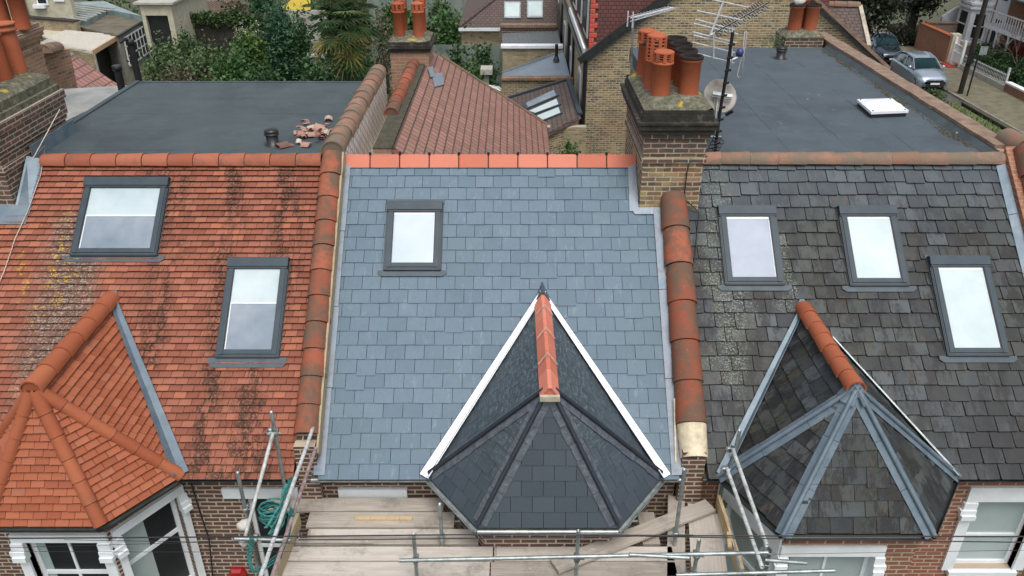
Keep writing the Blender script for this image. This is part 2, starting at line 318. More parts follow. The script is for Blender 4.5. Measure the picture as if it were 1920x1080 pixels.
    M['frame_dark'] = plain('dark_seal', (.018, .022, .026), .5, 0, .1, 5)
    M['pipe_black'] = plain('black_plastic', (.014, .015, .017), .4, 0, .3, 5)
    M['gutter'] = plain('black_gutter', (.022, .027, .026), .45, 0, .4, 5, .1)
    t = NT('muddy_moss'); c = t.ramp(t.noise(9, 6, .75), [(.3, (.028, .026, .018)), (.6, (.075, .07, .045)), (.8, (.14, .14, .06))]); M['moss'] = t.out(c, .95, 0, t.bump(t.noise(25, 5), .9, .02))
    t = NT('lichen_mortar'); c = t.ramp(t.noise(9, 8, .85), [(.34, (.030, .030, .020)), (.50, (.12, .118, .078)), (.64, (.27, .265, .20))])
    c = t.mix(c, (.50, .36, .03), t.math('MULTIPLY', t.step(t.noise(2.6, 4, .6), .64, .68), .8)); M['cap_moss'] = t.out(c, .95, 0, t.bump(t.noise(22, 6, .7), .9, .03))
    t = NT('mossy_stone'); c = t.ramp(t.noise(6, 6, .7), [(.3, (.014, .013, .011)), (.56, (.035, .031, .024)), (.74, (.15, .145, .11))]); M['corbel'] = t.out(c, .95, 0, t.bump(t.noise(20, 6), .8, .02))
    t = NT('stone_coping'); c = t.ramp(t.noise(5, 7, .75), [(.3, (.13, .085, .06)), (.55, (.24, .165, .12)), (.8, (.36, .27, .2))])
    c = t.mix(c, (.42, .41, .36), t.math('MULTIPLY', t.step(t.noise(9, 5, .7), .62, .67), .6)); M['coping_brown'] = t.out(c, .9, 0, t.bump(t.noise(18, 5), .6, .02))
    M['mortar'] = plain('cream_mortar', (.62, .54, .38), .9, 0, .2, 8, .6)
    M['cement'] = plain('cement_render', (.42, .38, .30), .9, 0, .25, 5, .5)
    def pane(name, c0, c1, coat=.35, ns=1.3):
        t = NT(name); M[name] = t.out(t.ramp(t.noise(ns, 5, .6), [(.32, c0), (.68, c1)]), .6, 0, None, .3, coat)
    pane('pane_white', (.42, .52, .53), (.55, .63, .63)); pane('pane_bright', (.44, .52, .60), (.52, .59, .67)); pane('pane_grey', (.14, .19, .24), (.28, .32, .36)); pane('pane_lilac', (.26, .30, .38), (.34, .38, .46)); pane('pane_blind', (.36, .45, .48), (.50, .58, .60))
    pane('pane_green', (.30, .38, .37), (.40, .47, .46)); pane('pane_dark', (.008, .010, .012), (.022, .026, .028), .12); pane('blind_pale', (.50, .58, .60), (.62, .70, .71))
    M['rope'] = plain('teal_rope', (.055, .25, .23), .85, 0, .5, 40, .8)
    M['cloth'] = plain('dirty_white_cloth', (.55, .53, .48), .9, 0, .2, 12, .5)
    M['red_plastic'] = plain('red_plastic', (.32, .012, .012), .35, 0, .1, 5)
    M['blue_plastic'] = plain('dark_blue_plastic', (.02, .04, .14), .4, 0, .1, 5)
    M['dish'] = plain('faded_dish', (.30, .28, .25), .6, .1, .4, 5)
    M['render_white'] = plain('white_render', (.78, .80, .83), .8, 0, .1, 3, .1)
    M['render_cream'] = plain('cream_render', (.47, .44, .33), .85, 0, .15, 3, .2)
    M['render_grey'] = plain('grey_render', (.40, .39, .34), .85, 0, .15, 3, .2)
    M['corrugated'] = plain('white_corrugated', (.62, .585, .52), .5, 0, .08, 5)
    M['fascia'] = plain('new_wood_fascia', (.60, .42, .25), .7, 0, .15, 5)
    M['glass_roof'] = plain('wired_glass', (.20, .27, .27), .3, 0, .25, 1.5)
    M['brown_felt'] = plain('brown_felt', (.13, .115, .08), .9, 0, .3, 1.2, .3)
    M['grey_roof'] = plain('grey_weathered_roof', (.30, .31, .30), .8, 0, .2, 1.6, .2)
    M['lead_roof'] = plain('zinc_roof', (.20, .25, .30), .5, .1, .12, 1.6)
    M['yellow_canvas'] = plain('yellow_canvas', (.45, .33, .03), .8, 0, .15, 2)
    M['asphalt'] = plain('asphalt', (.085, .078, .065), .9, 0, .25, 2, .3)
    M['paving'] = plain('paving', (.15, .135, .09), .9, 0, .25, 1.8, .3)
    M['kerb_stone'] = plain('kerb_stone', (.24, .23, .2), .9, 0, .25, 2)
    t = NT('ground_soil'); c = t.ramp(t.noise(.6, 7, .7), [(.3, (.035, .045, .018)), (.5, (.07, .075, .04)), (.7, (.12, .11, .07))]); M['ground'] = t.out(c, 1, 0, t.bump(t.noise(8, 5), .8, .05))
    t = NT('grass'); c = t.ramp(t.noise(1.6, 6, .7), [(.3, (.06, .075, .025)), (.7, (.16, .165, .08))]); M['grass'] = t.out(c, 1)
    def leaf(name, c0, c1, c2, rough=.55):
        t = NT(name); c = t.ramp(t.attr(), [(0, c0), (.55, c1), (1, c2)]); M[name] = t.out(c, rough, 0, None, .35)
    leaf('leaf_dark', (.014, .042, .014), (.032, .080, .026), (.075, .14, .045)); leaf('leaf_mid', (.024, .065, .018), (.055, .13, .035), (.13, .22, .06))
    leaf('leaf_bright', (.03, .075, .018), (.075, .15, .03), (.20, .26, .05)); leaf('leaf_olive', (.030, .055, .018), (.060, .105, .036), (.110, .165, .060))
    leaf('leaf_blackish', (.008, .016, .008), (.020, .032, .015), (.055, .055, .032)); leaf('leaf_blue', (.016, .055, .026), (.038, .100, .046), (.085, .165, .075)); leaf('leaf_brown', (.05, .04, .025), (.09, .07, .045), (.16, .125, .08)); leaf('blossom', (.30, .20, .24), (.48, .36, .40), (.62, .50, .54))  # first set: near-black, brownish foliage of the street trees
    leaf('palm_leaf', (.020, .055, .016), (.062, .125, .042), (.28, .35, .17), .35); leaf('palm_yellow', (.18, .16, .04), (.32, .29, .09), (.48, .44, .22), .35)
    M['bark'] = plain('bark', (.065, .05, .036), .95, 0, .35, 9, .8); M['bark_dark'] = plain('dark_bark', (.026, .022, .017), .95, 0, .35, 7, .8); M['twig'] = plain('bare_twigs', (.13, .095, .07), .9, 0, .3, 8)
    M['car_silver'] = plain('silver_blue_paint', (.40, .47, .55), .25, .55, .03, 2, 0, None, .8); M['car_dark'] = plain('dark_paint', (.05, .065, .085), .22, .5, .05, 2, 0, None, .8)
    t = NT('car_glass'); M['car_glass'] = t.out((.03, .07, .08), .05, 0, None, .8, 1.0)
    M['tyre'] = plain('tyre', (.012, .012, .013), .8, 0, .2, 9); M['alloy'] = plain('alloy', (.45, .47, .5), .35, .7, .1, 9); M['lamp_glass'] = plain('headlight', (.75, .8, .85), .12, .2, .05, 9)
    M['red_door'] = plain('red_paint', (.30, .02, .02), .4, 0, .08, 4); M['red_brown'] = plain('red_brown_door', (.10, .025, .018), .6, 0, .2, 4)
    M['soot'] = plain('soot', (.012, .009, .007), .95, 0, .3, 9)
mk()
# ================================================================== the terrace: real planes and levels
ZR, ZE = 9.4, 6.292; YE = -3.704
NS = V((0, -math.sin(R(40)), math.cos(R(40)))); P0 = V((0, 0, ZR))
def slope(px, py): return on_plane(px, py, P0, NS)
def slope_z(y): return ZR + y * math.tan(R(40))
def clip(poly, a, b, c):            # keep a*u + b*v <= c
    out = []
    for i in range(len(poly)):
        p, q = poly[i], poly[(i+1) % len(poly)]; fp = a*p[0] + b*p[1] - c; fq = a*q[0] + b*q[1] - c
        if fp <= 0: out.append(p)
        if fp * fq < 0: t = fp / (fp - fq); out.append((p[0] + (q[0]-p[0])*t, p[1] + (q[1]-p[1])*t))
    return out
def tile_face(mb, poly, gauge, w, rise=.024, thick=.012, gap=.006, jit=.004, ragged=0.0, holes=(), rot=0.0, wj=0.0, slip=0.0):
    """courses of overlapping tiles or slates laid on a flat convex roof face"""
    poly = [V(p) for p in poly]; n = (poly[1]-poly[0]).cross(poly[2]-poly[0]).normalized()
    if n.z < 0: n = -n; poly.reverse()
    u = V((0, 0, 1)).cross(n).normalized(); v = n.cross(u); o = poly[0]
    p2 = [((p-o).dot(u), (p-o).dot(v)) for p in poly]
    ar = sum(p2[i][0]*p2[(i+1) % len(p2)][1] - p2[(i+1) % len(p2)][0]*p2[i][1] for i in range(len(p2)))
    if ar < 0: p2.reverse()
    edges = []
    for i in range(len(p2)):
        p, q = p2[i], p2[(i+1) % len(p2)]; a, b = (q[1]-p[1]), -(q[0]-p[0]); edges.append((a, b, a*p[0] + b*p[1]))
    umin, umax = min(p[0] for p in p2), max(p[0] for p in p2); vmin, vmax = min(p[1] for p in p2), max(p[1] for p in p2)
    mb.cur = 1; mb.poly([o + u*p[0] + v*p[1] - n*.004 for p in p2], .5); mb.cur = 0
    k = 0; vv = vmin
    while vv < vmax:
        uu = umin - w + (w/2 if k % 2 else 0) + random.uniform(-jit, jit)*3; g = gauge*(1 + random.uniform(-.02, .02))
        while uu < umax:
            ww = w * (1 + random.uniform(-wj, wj)); r = random.random()
            dz = random.uniform(-slip, slip) if slip else 0
            if slip and random.random() < .04: dz -= gauge*random.uniform(.08, .22)
            a0, a1 = uu + gap/2, uu + ww - gap/2; b0 = vv + dz + random.uniform(-jit, jit)
            if ragged: # worn lower corners
                c1, c2 = random.uniform(0, ragged), random.uniform(0, ragged)
                q = [(a0, b0 + c1), (a0 + c1*.8, b0), (a1 - c2*.8, b0 + random.uniform(-jit, jit)), (a1, b0 + c2), (a1, vv + g + .01), (a0, vv + g + .01)]
            else: q = [(a0, b0), (a1, b0 + random.uniform(-jit, jit)*.5), (a1, vv + g + .005), (a0, vv + g + .005)]
            cu, cv = (a0+a1)/2, vv + g/2; uu += ww
            if any(h[0] < cu < h[1] and h[2] < cv + o.dot(v) and cv + o.dot(v) < h[3] for h in ()): continue
            for e in edges: q = clip(q, *e)
            if len(q) < 3: continue
            tw = random.uniform(-.004, .004) * (2 if ragged else .4); rs = rise * (random.uniform(.88, 1.12) if ragged else random.uniform(.98, 1.02))
            def H(p): return rs * (1 - (p[1]-vv)/g) + .003 + tw * ((p[0]-cu)/w)
            top = [o + u*p[0] + v*p[1] + n*H(p) for p in q]; bot = [o + u*p[0] + v*p[1] + n*(max(H(p) - thick, -.002)) for p in q]
            m = len(q); mb.add(top + bot, [tuple(range(m))] + [(i, i+m, (i+1) % m + m, (i+1) % m) for i in range(m)], r)
        vv += g; k += 1
    return n, u, v
def round_run(mb, p0, p1, r, L=.45, up=None, flare=1.12, arc=100, n=10, join=.007, square=False, rj=.0):
    """a run of half round (or angular) ridge tiles from p0 up to p1"""
    p0, p1 = V(p0), V(p1); d = p1 - p0; N = max(1, round(d.length / L)); d.normalize()
    up = V(up) if up is not None else V((0, 0, 1)); sd = d.cross(up).normalized(); u = sd.cross(d)
    step = (p1 - p0).length / N
    for i in range(N):
        a = p0 + d*step*i; b = p0 + d*(step*(i+1) - join); rnd = random.random()
        off = sd*random.uniform(-rj, rj) + u*random.uniform(-rj, rj)*.6
        if square: prof = [(-1.15, -.62), (-.22, .72), (.22, .72), (1.15, -.62)]
        else: prof = [(math.sin(R(t)), math.cos(R(t))) for t in [-arc + 2*arc*k/n for k in range(n+1)]]
        m = len(prof); vs = []
        for q, s in ((a, r*flare), (b, r)): vs += [q + off + sd*x*s + u*y*s for x, y in prof]
        ins = []
        for q, s in ((a, (r-.018)*flare), (b, r-.018)): ins += [q + off + sd*x*s + u*y*s for x, y in prof]
        fs = [(k, k+1, m+k+1, m+k) for k in range(m-1)]
        mb.add(vs, fs, rnd, not square)
        mb.add(vs[:m] + ins[:m], [(k, m+k, m+k+1, k+1) for k in range(m-1)], rnd)
        mb.add(vs[m:] + ins[m:], [(k+1, m+k+1, m+k, k) for k in range(m-1)], rnd)
        if i == 0: mb.add([q_ + d*.015 for q_ in ins[:m]], [tuple(range(m))], 0)
        if i == N-1: mb.add([q_ - d*.01 for q_ in ins[m:]], [tuple(range(m-1, -1, -1))], 0)
def frame_axes(): return V((1, 0, 0)), V((0, math.cos(R(40)), math.sin(R(40)))), NS
def skylight(house, pTL, pTR, pBL, pBR, panemat, apron=.10, blind=None, label=None, topflash=.0, winglow=.12):
    U, W, n = frame_axes()
    a, b, c, d = slope(*pTL), slope(*pTR), slope(*pBL), slope(*pBR)
    x0, x1 = (a.x + c.x)/2, (b.x + d.x)/2; s = lambda p: (p - P0).dot(W)
    v1, v0 = (s(a)+s(b))/2, (s(c)+s(d))/2; h = .075
    def P(x, v, z=0): return P0 + U*x + W*v + n*z
    def bx(mb, xa, xb, va, vb, za, zb, tilt=0):
        q = [P(xa, va, za), P(xb, va, za), P(xb, vb, za), P(xa, vb, za), P(xa, va, zb), P(xb, va, zb), P(xb, vb, zb+tilt), P(xa, vb, zb+tilt)]
        mb.add(q, [(0,3,2,1),(4,5,6,7),(0,1,5,4),(1,2,6,5),(2,3,7,6),(3,0,4,7)])
    f = MB(); t = .064
    bx(f, x0, x0+t, v0, v1-.12, .0, h); bx(f, x1-t, x1, v0, v1-.12, .0, h)
    bx(f, x0+.02, x0+t+.025, v0+.03, v1-.13, h, h+.014); bx(f, x1-t-.025, x1-.02, v0+.03, v1-.13, h, h+.014)
    bx(f, x0+t, x1-t, v0, v0+.085, .0, h-.004); bx(f, x0+t+.03, x1-t-.03, v0+.035, v0+.1, h-.004, h+.010)
    fr = f.build('skylight_frame', M['frame_grey'], house)
    g = MB(); bx(g, x0-.016, x0-.001, v0-.012, v1-.12, 0, h-.006); bx(g, x1+.001, x1+.016, v0-.012, v1-.12, 0, h-.006); bx(g, x0-.0, x1+.0, v0-.014, v0-.001, 0, h-.006); bx(g, x0+t+.026, x0+t+.036, v0+.03, v1-.135, h-.01, h+.006); bx(g, x1-t-.036, x1-t-.026, v0+.03, v1-.135, h-.01, h+.006); bx(g, x0-.016, x1+.016, v1+.011, v1+.03, 0, h+.02); bx(g, x0-.012, x1+.012, v1-.148, v1-.1385, .01, h+.02); g.build('dark_gasket', M['frame_dark'], fr)
    if label: fr['label'] = label
    g = MB(); bx(g, x0-.012, x1+.012, v1-.12, v1+.01, 0, h+.035, .012); bx(g, x0+.0, x1-.0, v1-.138, v1-.12, 0, h+.02)
    g.build('hood', M['frame_grey'], fr)
    g = MB(); bx(g, x0+t, x1-t, v0+.08, v1-.13, -.01, h-.030); g.build('seal', M['frame_dark'], fr)
    g = MB(); bx(g, x0+t+.022, x1-t-.022, v0+.10, v1-.145, h-.030, h-.018); g.build('pane', M[panemat], fr)
    if blind is not None:
        g = MB(); vm = v0 + (v1-v0)*blind
        bx(g, x0+t+.03, x1-t-.03, vm, v1-.15, h-.018, h-.013); g.build('blind', M['pane_blind'], fr)
        g = MB(); bx(g, x0+t+.03, x1-t-.03, vm-.022, vm, h-.018, h-.010); g.build('blind_rail', M['white_paint'], fr)
        g = MB(); bx(g, x0+t+.022, x0+t+.05, v0+.10, v1-.145, h-.018, h-.014); g.build('inner_trim', M['white_paint'], fr)
    elif panemat in ('pane_white', 'pane_lilac', 'pane_bright'):
        g = MB(); bx(g, x0+t+.022, x1-t-.022, v1-.185, v1-.148, h-.018, h-.014); bx(g, x1-t-.05, x1-t-.026, v0+.10, v1-.2, h-.018, h-.014); g.build('inner_trim', M['white_paint'], fr)
    g = MB(); q = [P(x0-.10, v0-apron, .032), P(x1+.10, v0-apron, .032), P(x1+.10, v0, .036), P(x0-.10, v0, .036)]
    q = [P(x0-winglow, v0-apron*.55, .034), P(x0-winglow+.06, v0-apron, .032), P(x1+winglow-.06, v0-apron, .032), P(x1+winglow, v0-apron*.55, .034), P(x1+winglow, v0-.005, .036), P(x0-winglow, v0-.005, .036)]
    g.slab(q, .012, n); bx(g, x0-.024, x0-.017, v0, v1+topflash, .0, .036); bx(g, x1+.017, x1+.024, v0, v1+topflash, .0, .036)
    if topflash: bx(g, x0-.035, x1+.035, v1+.012, v1+topflash+.03, .0, .034)
    g.build('flashing', M['frame_light'], fr)
    return fr

def ring_walls(mb, pts, z0, z1, th, closed=False):
    for i in range(len(pts) - (0 if closed else 1)):
        a, b = V((*pts[i], 0)), V((*pts[(i+1) % len(pts)], 0)); wall_piece(mb, a, b, z0, z1, th)
def wall_piece(mb, a, b, z0, z1, th):
    a, b = V((a[0], a[1], 0)), V((b[0], b[1], 0)); d = (b-a).normalized(); inn = V((-d.y, d.x, 0))
    q = [a, b, b + inn*th, a + inn*th]; mb.add([V((p.x, p.y, z)) for z in (z0, z1) for p in q], [(0,3,2,1),(4,5,6,7),(0,1,5,4),(1,2,6,5),(2,3,7,6),(3,0,4,7)])
def wall_open(mb, a, b, z0, z1, th, ops):
    """wall from a to b (outside on the right hand of a>b) with openings (s0, s1, za, zb)"""
    a, b = V((a[0], a[1], 0)), V((b[0], b[1], 0)); Lw = (b-a).length; d = (b-a)/Lw; s = 0
    for s0, s1, za, zb in sorted(ops):
        if s0 > s: wall_piece(mb, a + d*s, a + d*s0, z0, z1, th)
        wall_piece(mb, a + d*s0, a + d*s1, z0, za, th); 
        if zb < z1: wall_piece(mb, a + d*s0, a + d*s1, zb, z1, th)
        s = s1
    if s < Lw: wall_piece(mb, a + d*s, b, z0, z1, th)
def window(house, a, b, s0, s1, za, zb, panemat='pane_green', recess=.09, bars=1, rail=.5, frame='white_paint', sill=True, fw=.06, curtain=None):
    a, b = V((a[0], a[1], 0)), V((b[0], b[1], 0)); d = (b-a).normalized(); inn = V((-d.y, d.x, 0))
    def bx(mb, sa, sb, z0, z1, i0, i1):
        q = [a + d*sa + inn*i0, a + d*sb + inn*i0, a + d*sb + inn*i1, a + d*sa + inn*i1]
        mb.add([V((p.x, p.y, z)) for z in (z0, z1) for p in q], [(0,3,2,1),(4,5,6,7),(0,1,5,4),(1,2,6,5),(2,3,7,6),(3,0,4,7)])
    f = MB(); r = recess
    bx(f, s0, s0+fw, za, zb, r, r+.06); bx(f, s1-fw, s1, za, zb, r, r+.06); bx(f, s0+fw, s1-fw, zb-fw, zb, r+.001, r+.06); bx(f, s0+fw, s1-fw, za, za+fw, r+.001, r+.06)
    for k in range(bars): x = s0 + (s1-s0)*(k+1)/(bars+1); bx(f, x-.018, x+.018, za+fw, zb-fw, r+.012, r+.05)
    if rail: z = za + (zb-za)*rail; bx(f, s0+fw, s1-fw, z-.03, z+.03, r+.004, r+.055)
    w = f.build('window', M[frame], house)
    g = MB(); bx(g, s0+fw, s1-fw, za+fw, zb-fw, r+.03, r+.045); g.build('pane', M[panemat], w)
    if curtain:
        g = MB(); bx(g, s0+fw+.005, s0+(s1-s0)*curtain, za+fw, zb-fw, r+.026, r+.029); g.build('curtain', M['pane_green'], w)
    if sill: g = MB(); bx(g, s0-.06, s1+.06, za-.09, za-.002, -.08, r+.02); g.build('sill', M['white_paint'], w)
    return w
LR = slope(1017, 545).z   # level of the small bay ridges
def bay_geometry(apex_px, end_px, corners_px):
    ap = slope(*apex_px); he = on_z(end_px[0], end_px[1], ap.z); cs = [on_z(x, y, ZE) for x, y in corners_px]
    cs[0].y = YE; cs[-1].y = YE; return ap, he, cs
def wing(mb, p, q, n1, n2, w, z0=.03, t=.006, seg=None, w1=None):
    """folded strip straddling the line p>q, lying on two faces with normals n1 n2"""
    d = (q-p).normalized(); L = (q-p).length
    for nn, sg in ((n1, 1), (n2, -1)):
        s = d.cross(nn).normalized()
        other = n2 if sg == 1 else n1
        if s.dot(other) > 0: s = -s      # go away from the other face
        s = -s if False else s
        N = seg or 1
        for k in range(N):
            a = p + d*L*k/N; b = p + d*(L*(k+1)/N - (.006 if N > 1 else 0)); ww = w * (1 if N == 1 else random.uniform(.88, 1.05))
            # direction pointing down the face away from the ridge line
            mb.slab([a + nn*z0, b + nn*z0, b + s*ww + nn*z0, a + s*ww + nn*z0], t, None, random.random())
def face_n(a, b, c):
    n = (b-a).cross(c-a).normalized(); return n if n.z > 0 else -n

# ------------------------------------------------------------------ LEFT HOUSE: red tiles
XL0, XL1 = -9.6, -2.93
house_l = thing('terraced_house', 'terraced house with a streaky red clay tiled roof, two skylights and a tiled bay roof', 'house', (-5.3, -3.5, 0))
mb = MB(); tile_face(mb, [V((XL0, YE-.04, slope_z(YE-.04))), V((XL1, YE-.04, slope_z(YE-.04))), V((XL1, -.06, slope_z(-.06))), V((XL0, -.06, slope_z(-.06)))], .100, .172, .036, .012, .006, .003, 0)
roof_l = mb.build('roof', [M['tile_red'], M['soot']], house_l)
mb = MB(); round_run(mb, (-2.95, -.02, ZR-.03), (-7.30, -.02, ZR-.03), .13, .40, arc=92, rj=.003); mb.build('ridge_tiles', M['terra'], roof_l)
skylight(house_l, (163, 340), (318, 340), (140, 481), (297, 481), 'pane_grey', .10, .52)
skylight(house_l, (433, 490), (543, 490), (408, 671), (523, 671), 'pane_grey', .15, .55)
mb = MB(); mb.box((-7.75, .06, 9.12), (-2.93, 4.64, 9.40)); mb.build('flat_roof', M['felt'], house_l)
mb = MB(); mb.box((-7.75, .09, 2.0), (-7.65, 4.58, 9.118)); mb.box((-7.64, 4.50, 2.0), (-2.95, 4.6, 9.118)); mb.build('dormer_wall', M['far_slate'], house_l)
mb = MB(); mb.box((-7.80, .03, 9.30), (-7.70, 4.70, 9.43)); mb.box((-7.70, 4.62, 9.34), (-2.93, 4.70, 9.415)); mb.build('roof_trim', M['felt'], house_l)
# bay roof, left
ap, he, cs = bay_geometry((210, 560), (48, 728), [(0, 0), (190, 985), (340, 893)]); xm = ap.x
c2, c3 = cs[1], cs[2]; c1 = V((2*xm - c2.x, c2.y, ZE)); c0 = V((2*xm - c3.x, YE, ZE))
he.x = xm
def bay_roof(house, ap, he, c, mat, gauge, w, rise, ragged=0, slip=0, jit=.004, nm='bay_roof', thick=.012, gap=.006):
    mb = MB(); fn = []
    faces = [[ap, he, c[0]], [he, c[0], c[1]], [he, c[1], c[2]], [he, c[2], c[3]], [ap, he, c[3]]]
    for f in faces: tile_face(mb, f, gauge, w, rise, thick, gap, jit, ragged, slip=slip); fn.append(face_n(*f))
    r = mb.build(nm, [M[mat], M['soot']], house); return r, fn
br, fn = bay_roof(house_l, ap, he, [c0, c1, c2, c3], 'tile_bay', .100, .172, .034, thick=.012)
mb = MB(); round_run(mb, he + V((0, -.05, .0)), ap + V((0, .02, .0)), .125, .36, arc=95); mb.build('ridge_tiles', M['terra_bay'], br)
for k, c in enumerate((c0, c1, c2, c3)):
    mb = MB(); dn = (c - he); round_run(mb, c - dn*.005, he + dn*.02, .080, .33, up=(fn[k] + fn[k+1]).normalized(), arc=95); mb.build('hip_tiles', M['terra_bay'], br)
def valley(house, ap, c, mat, w, inner, lift=.066, ext=.0, seg=None, nm='valley_flashing'):
    """strip on the main slope beside the bay"""
    mb = MB(); d = (c - ap).normalized(); s = d.cross(NS).normalized()
    if (s.x > 0) != (c.x > ap.x): s = -s
    a = ap - d*.06; b = c + d*ext
    mb.slab([a + NS*lift, b + NS*lift, b + s*w + NS*lift, a + s*w*.6 + NS*lift], .02, None)
    if inner: mb.slab([a + NS*lift, b + NS*lift, b - s*inner + NS*(lift+.10), a - s*inner*.4 + NS*(lift+.05)], .01, None)
    return mb.build(nm, M[mat], house)
valley(house_l, ap, c3, 'lead', .125, .05); valley(house_l, ap, c0, 'lead', .10, .03)
mb = MB(); mb.slab([ap + V((-.12, -.06, .02)), ap + V((.14, -.10, .0)), ap + V((.03, .14, .14))], .02); mb.build('lead_cap', M['lead'], br)
BAY_L = (c0, c1, c2, c3)
def inset(cs, t=.16):
    x = sum(c.x for c in cs)/4; c = cs
    return [(c[0].x + t*.7, -3.50), (c[1].x + t*.45, c[1].y + t), (c[2].x - t*.45, c[2].y + t), (c[3].x - t*.7, -3.50)]
def gutter_run(mb, pts, r=.045, drop=.028):
    for a, b in zip(pts[:-1], pts[1:]):
        d = (b-a).normalized(); sd = V((d.y, -d.x, 0)); n = 8
        prof = [(math.cos(math.pi + math.pi*k/n), math.sin(math.pi + math.pi*k/n)) for k in range(n+1)]
        o = sd*(r*.7) + V((0, 0, -drop)); vs = [p + o + sd*x*r*s_ + V((0, 0, y*r*s_)) for s_ in (1, .82) for p in (a, b) for x, y in prof]; m = n+1
        fs = [(k, k+1, m+k+1, m+k) for k in range(n)] + [(2*m+k+1, 2*m+k, 3*m+k, 3*m+k+1) for k in range(n)] + [(0, m, 3*m, 2*m), (n, 2*m+n, 3*m+n, m+n)] 
        mb.add(vs, fs, .5, False)
def front(house, cs, xl, xr, brickmat, ops_front=(), left_ops=(), right_ops=()):
    ii = inset(cs); mb = MB(); zt = ZE-.10
    return ii
# walls of the left house
il = inset(BAY_L)
mb = MB(); zt = ZE - .10
wall_open(mb, (-9.6, -3.5), il[0], 0, zt, .22, [])
wall_open(mb, il[0], il[1], 0, zt, .22, []) ; Lf = (V(il[2]) - V(il[1])).length; Ls = (V(il[3]) - V(il[2])).length
opF = (.16, Lf - .14, 4.2, 5.86); opS = (.13, Ls - .13, 4.2, 5.86)
wall_open(mb, il[1], il[2], 0, zt, .22, [opF]); wall_open(mb, il[2], il[3], 0, zt, .22, [opS])
p = on_y(420, 930, -3.5); q = on_y(568, 930, -3.5); sW = (p.x - il[3][0], min(q.x, -2.95) - il[3][0])
wall_open(mb, il[3], (-2.93, -3.5), 0, zt, .22, [(sW[0]+.28, sW[1]-.12, 3.6, 5.72)])
wl = mb.build('wall', M['brick_front'], house_l)
def surround(house, a, b, s0, s1, za, zb, w=.12, proud=.035, top=.2, stepped=True):
    a, b = V((a[0], a[1], 0)), V((b[0], b[1], 0)); d = (b-a).normalized(); inn = V((-d.y, d.x, 0)); f = MB()
    def bx(sa, sb, z0, z1, i0, i1):
        q = [a + d*sa + inn*i0, a + d*sb + inn*i0, a + d*sb + inn*i1, a + d*sa + inn*i1]
        f.add([V((p.x, p.y, z)) for z in (z0, z1) for p in q], [(0,3,2,1),(4,5,6,7),(0,1,5,4),(1,2,6,5),(2,3,7,6),(3,0,4,7)])
    bx(s0-w, s1+w, zb, zb+top, -proud, .05); bx(s0-w, s0, za, zb-.001, -proud+.004, .088); bx(s1, s1+w, za, zb-.001, -proud+.004, .088)
    if stepped:
        for k, (e, z0, z1, pr) in enumerate(((.03, .30, .22, .10), (.05, .22, .14, .075), (.02, .14, .02, .055))):
            for sg in (0, 1):
                x0, x1 = (s0-w-e, s0+.012) if sg == 0 else (s1-.012, s1+w+e); bx(x0, x1, zb-z0-.0, zb-z1+.0, -pr, .02)
    return f.build('window_surround', M['white_paint'], house)
surround(house_l, il[1], il[2], opF[0], opF[1], 4.2, 5.86, .13, .04, .13); window(house_l, il[1], il[2], opF[0], opF[1], 4.2, 5.86, 'pane_dark', .10, 1, .58, curtain=.17)
surround(house_l, il[2], il[3], opS[0], opS[1], 4.2, 5.86, .09, .04, .13); window(house_l, il[2], il[3], opS[0], opS[1], 4.2, 5.86, 'pane_dark', .10, 0, .60, curtain=.45)
mb = MB(); mb.box((il[3][0]+sW[0], -3.54, 5.722), (il[3][0]+sW[1]-.02, -3.46, 5.90)); mb.build('lintel', M['white_paint'], house_l); window(house_l, il[3], (-2.93, -3.5), sW[0]+.28, sW[1]-.12, 3.6, 5.72, 'pane_dark', .10, 0, .5)
mb = MB(); ii3 = [V((x, y, 0)) for x, y in il]
def soffit(house, cs, il, xr=None, xl=None, gm='gutter'):
    mb = MB(); ins = [V((x, y, 0)) for x, y in il]; cs = list(cs)
    P = ([V((xl, YE, ZE))] if xl is not None else []) + cs + ([V((xr, YE, ZE))] if xr is not None else [])
    Q = ([V((xl, -3.5, 0))] if xl is not None else []) + ins + ([V((xr, -3.5, 0))] if xr is not None else [])
    for k in range(len(P)-1):
        a, b, c, d = P[k], P[k+1], Q[k+1], Q[k]
        mb.slab([V((a.x, a.y, ZE-.03)), V((b.x, b.y, ZE-.03)), V((c.x, c.y+.1, ZE-.03)), V((d.x, d.y+.1, ZE-.03))], .065, V((0, 0, 1)), random.random())
    mb.build('eaves_course', M['moss'], house)
    mb = MB(); gutter_run(mb, P); return mb.build('gutter', M[gm], house)
soffit(house_l, BAY_L, il, -2.95, -9.6)
mb = MB(); mb.beam((il[3][0]+.02, -3.50, 6.1), (-2.95, -3.50, 6.1), .16, .07, (0, 0, 1), lift=-.02); mb.build('cornice', M['corbel'], house_l)

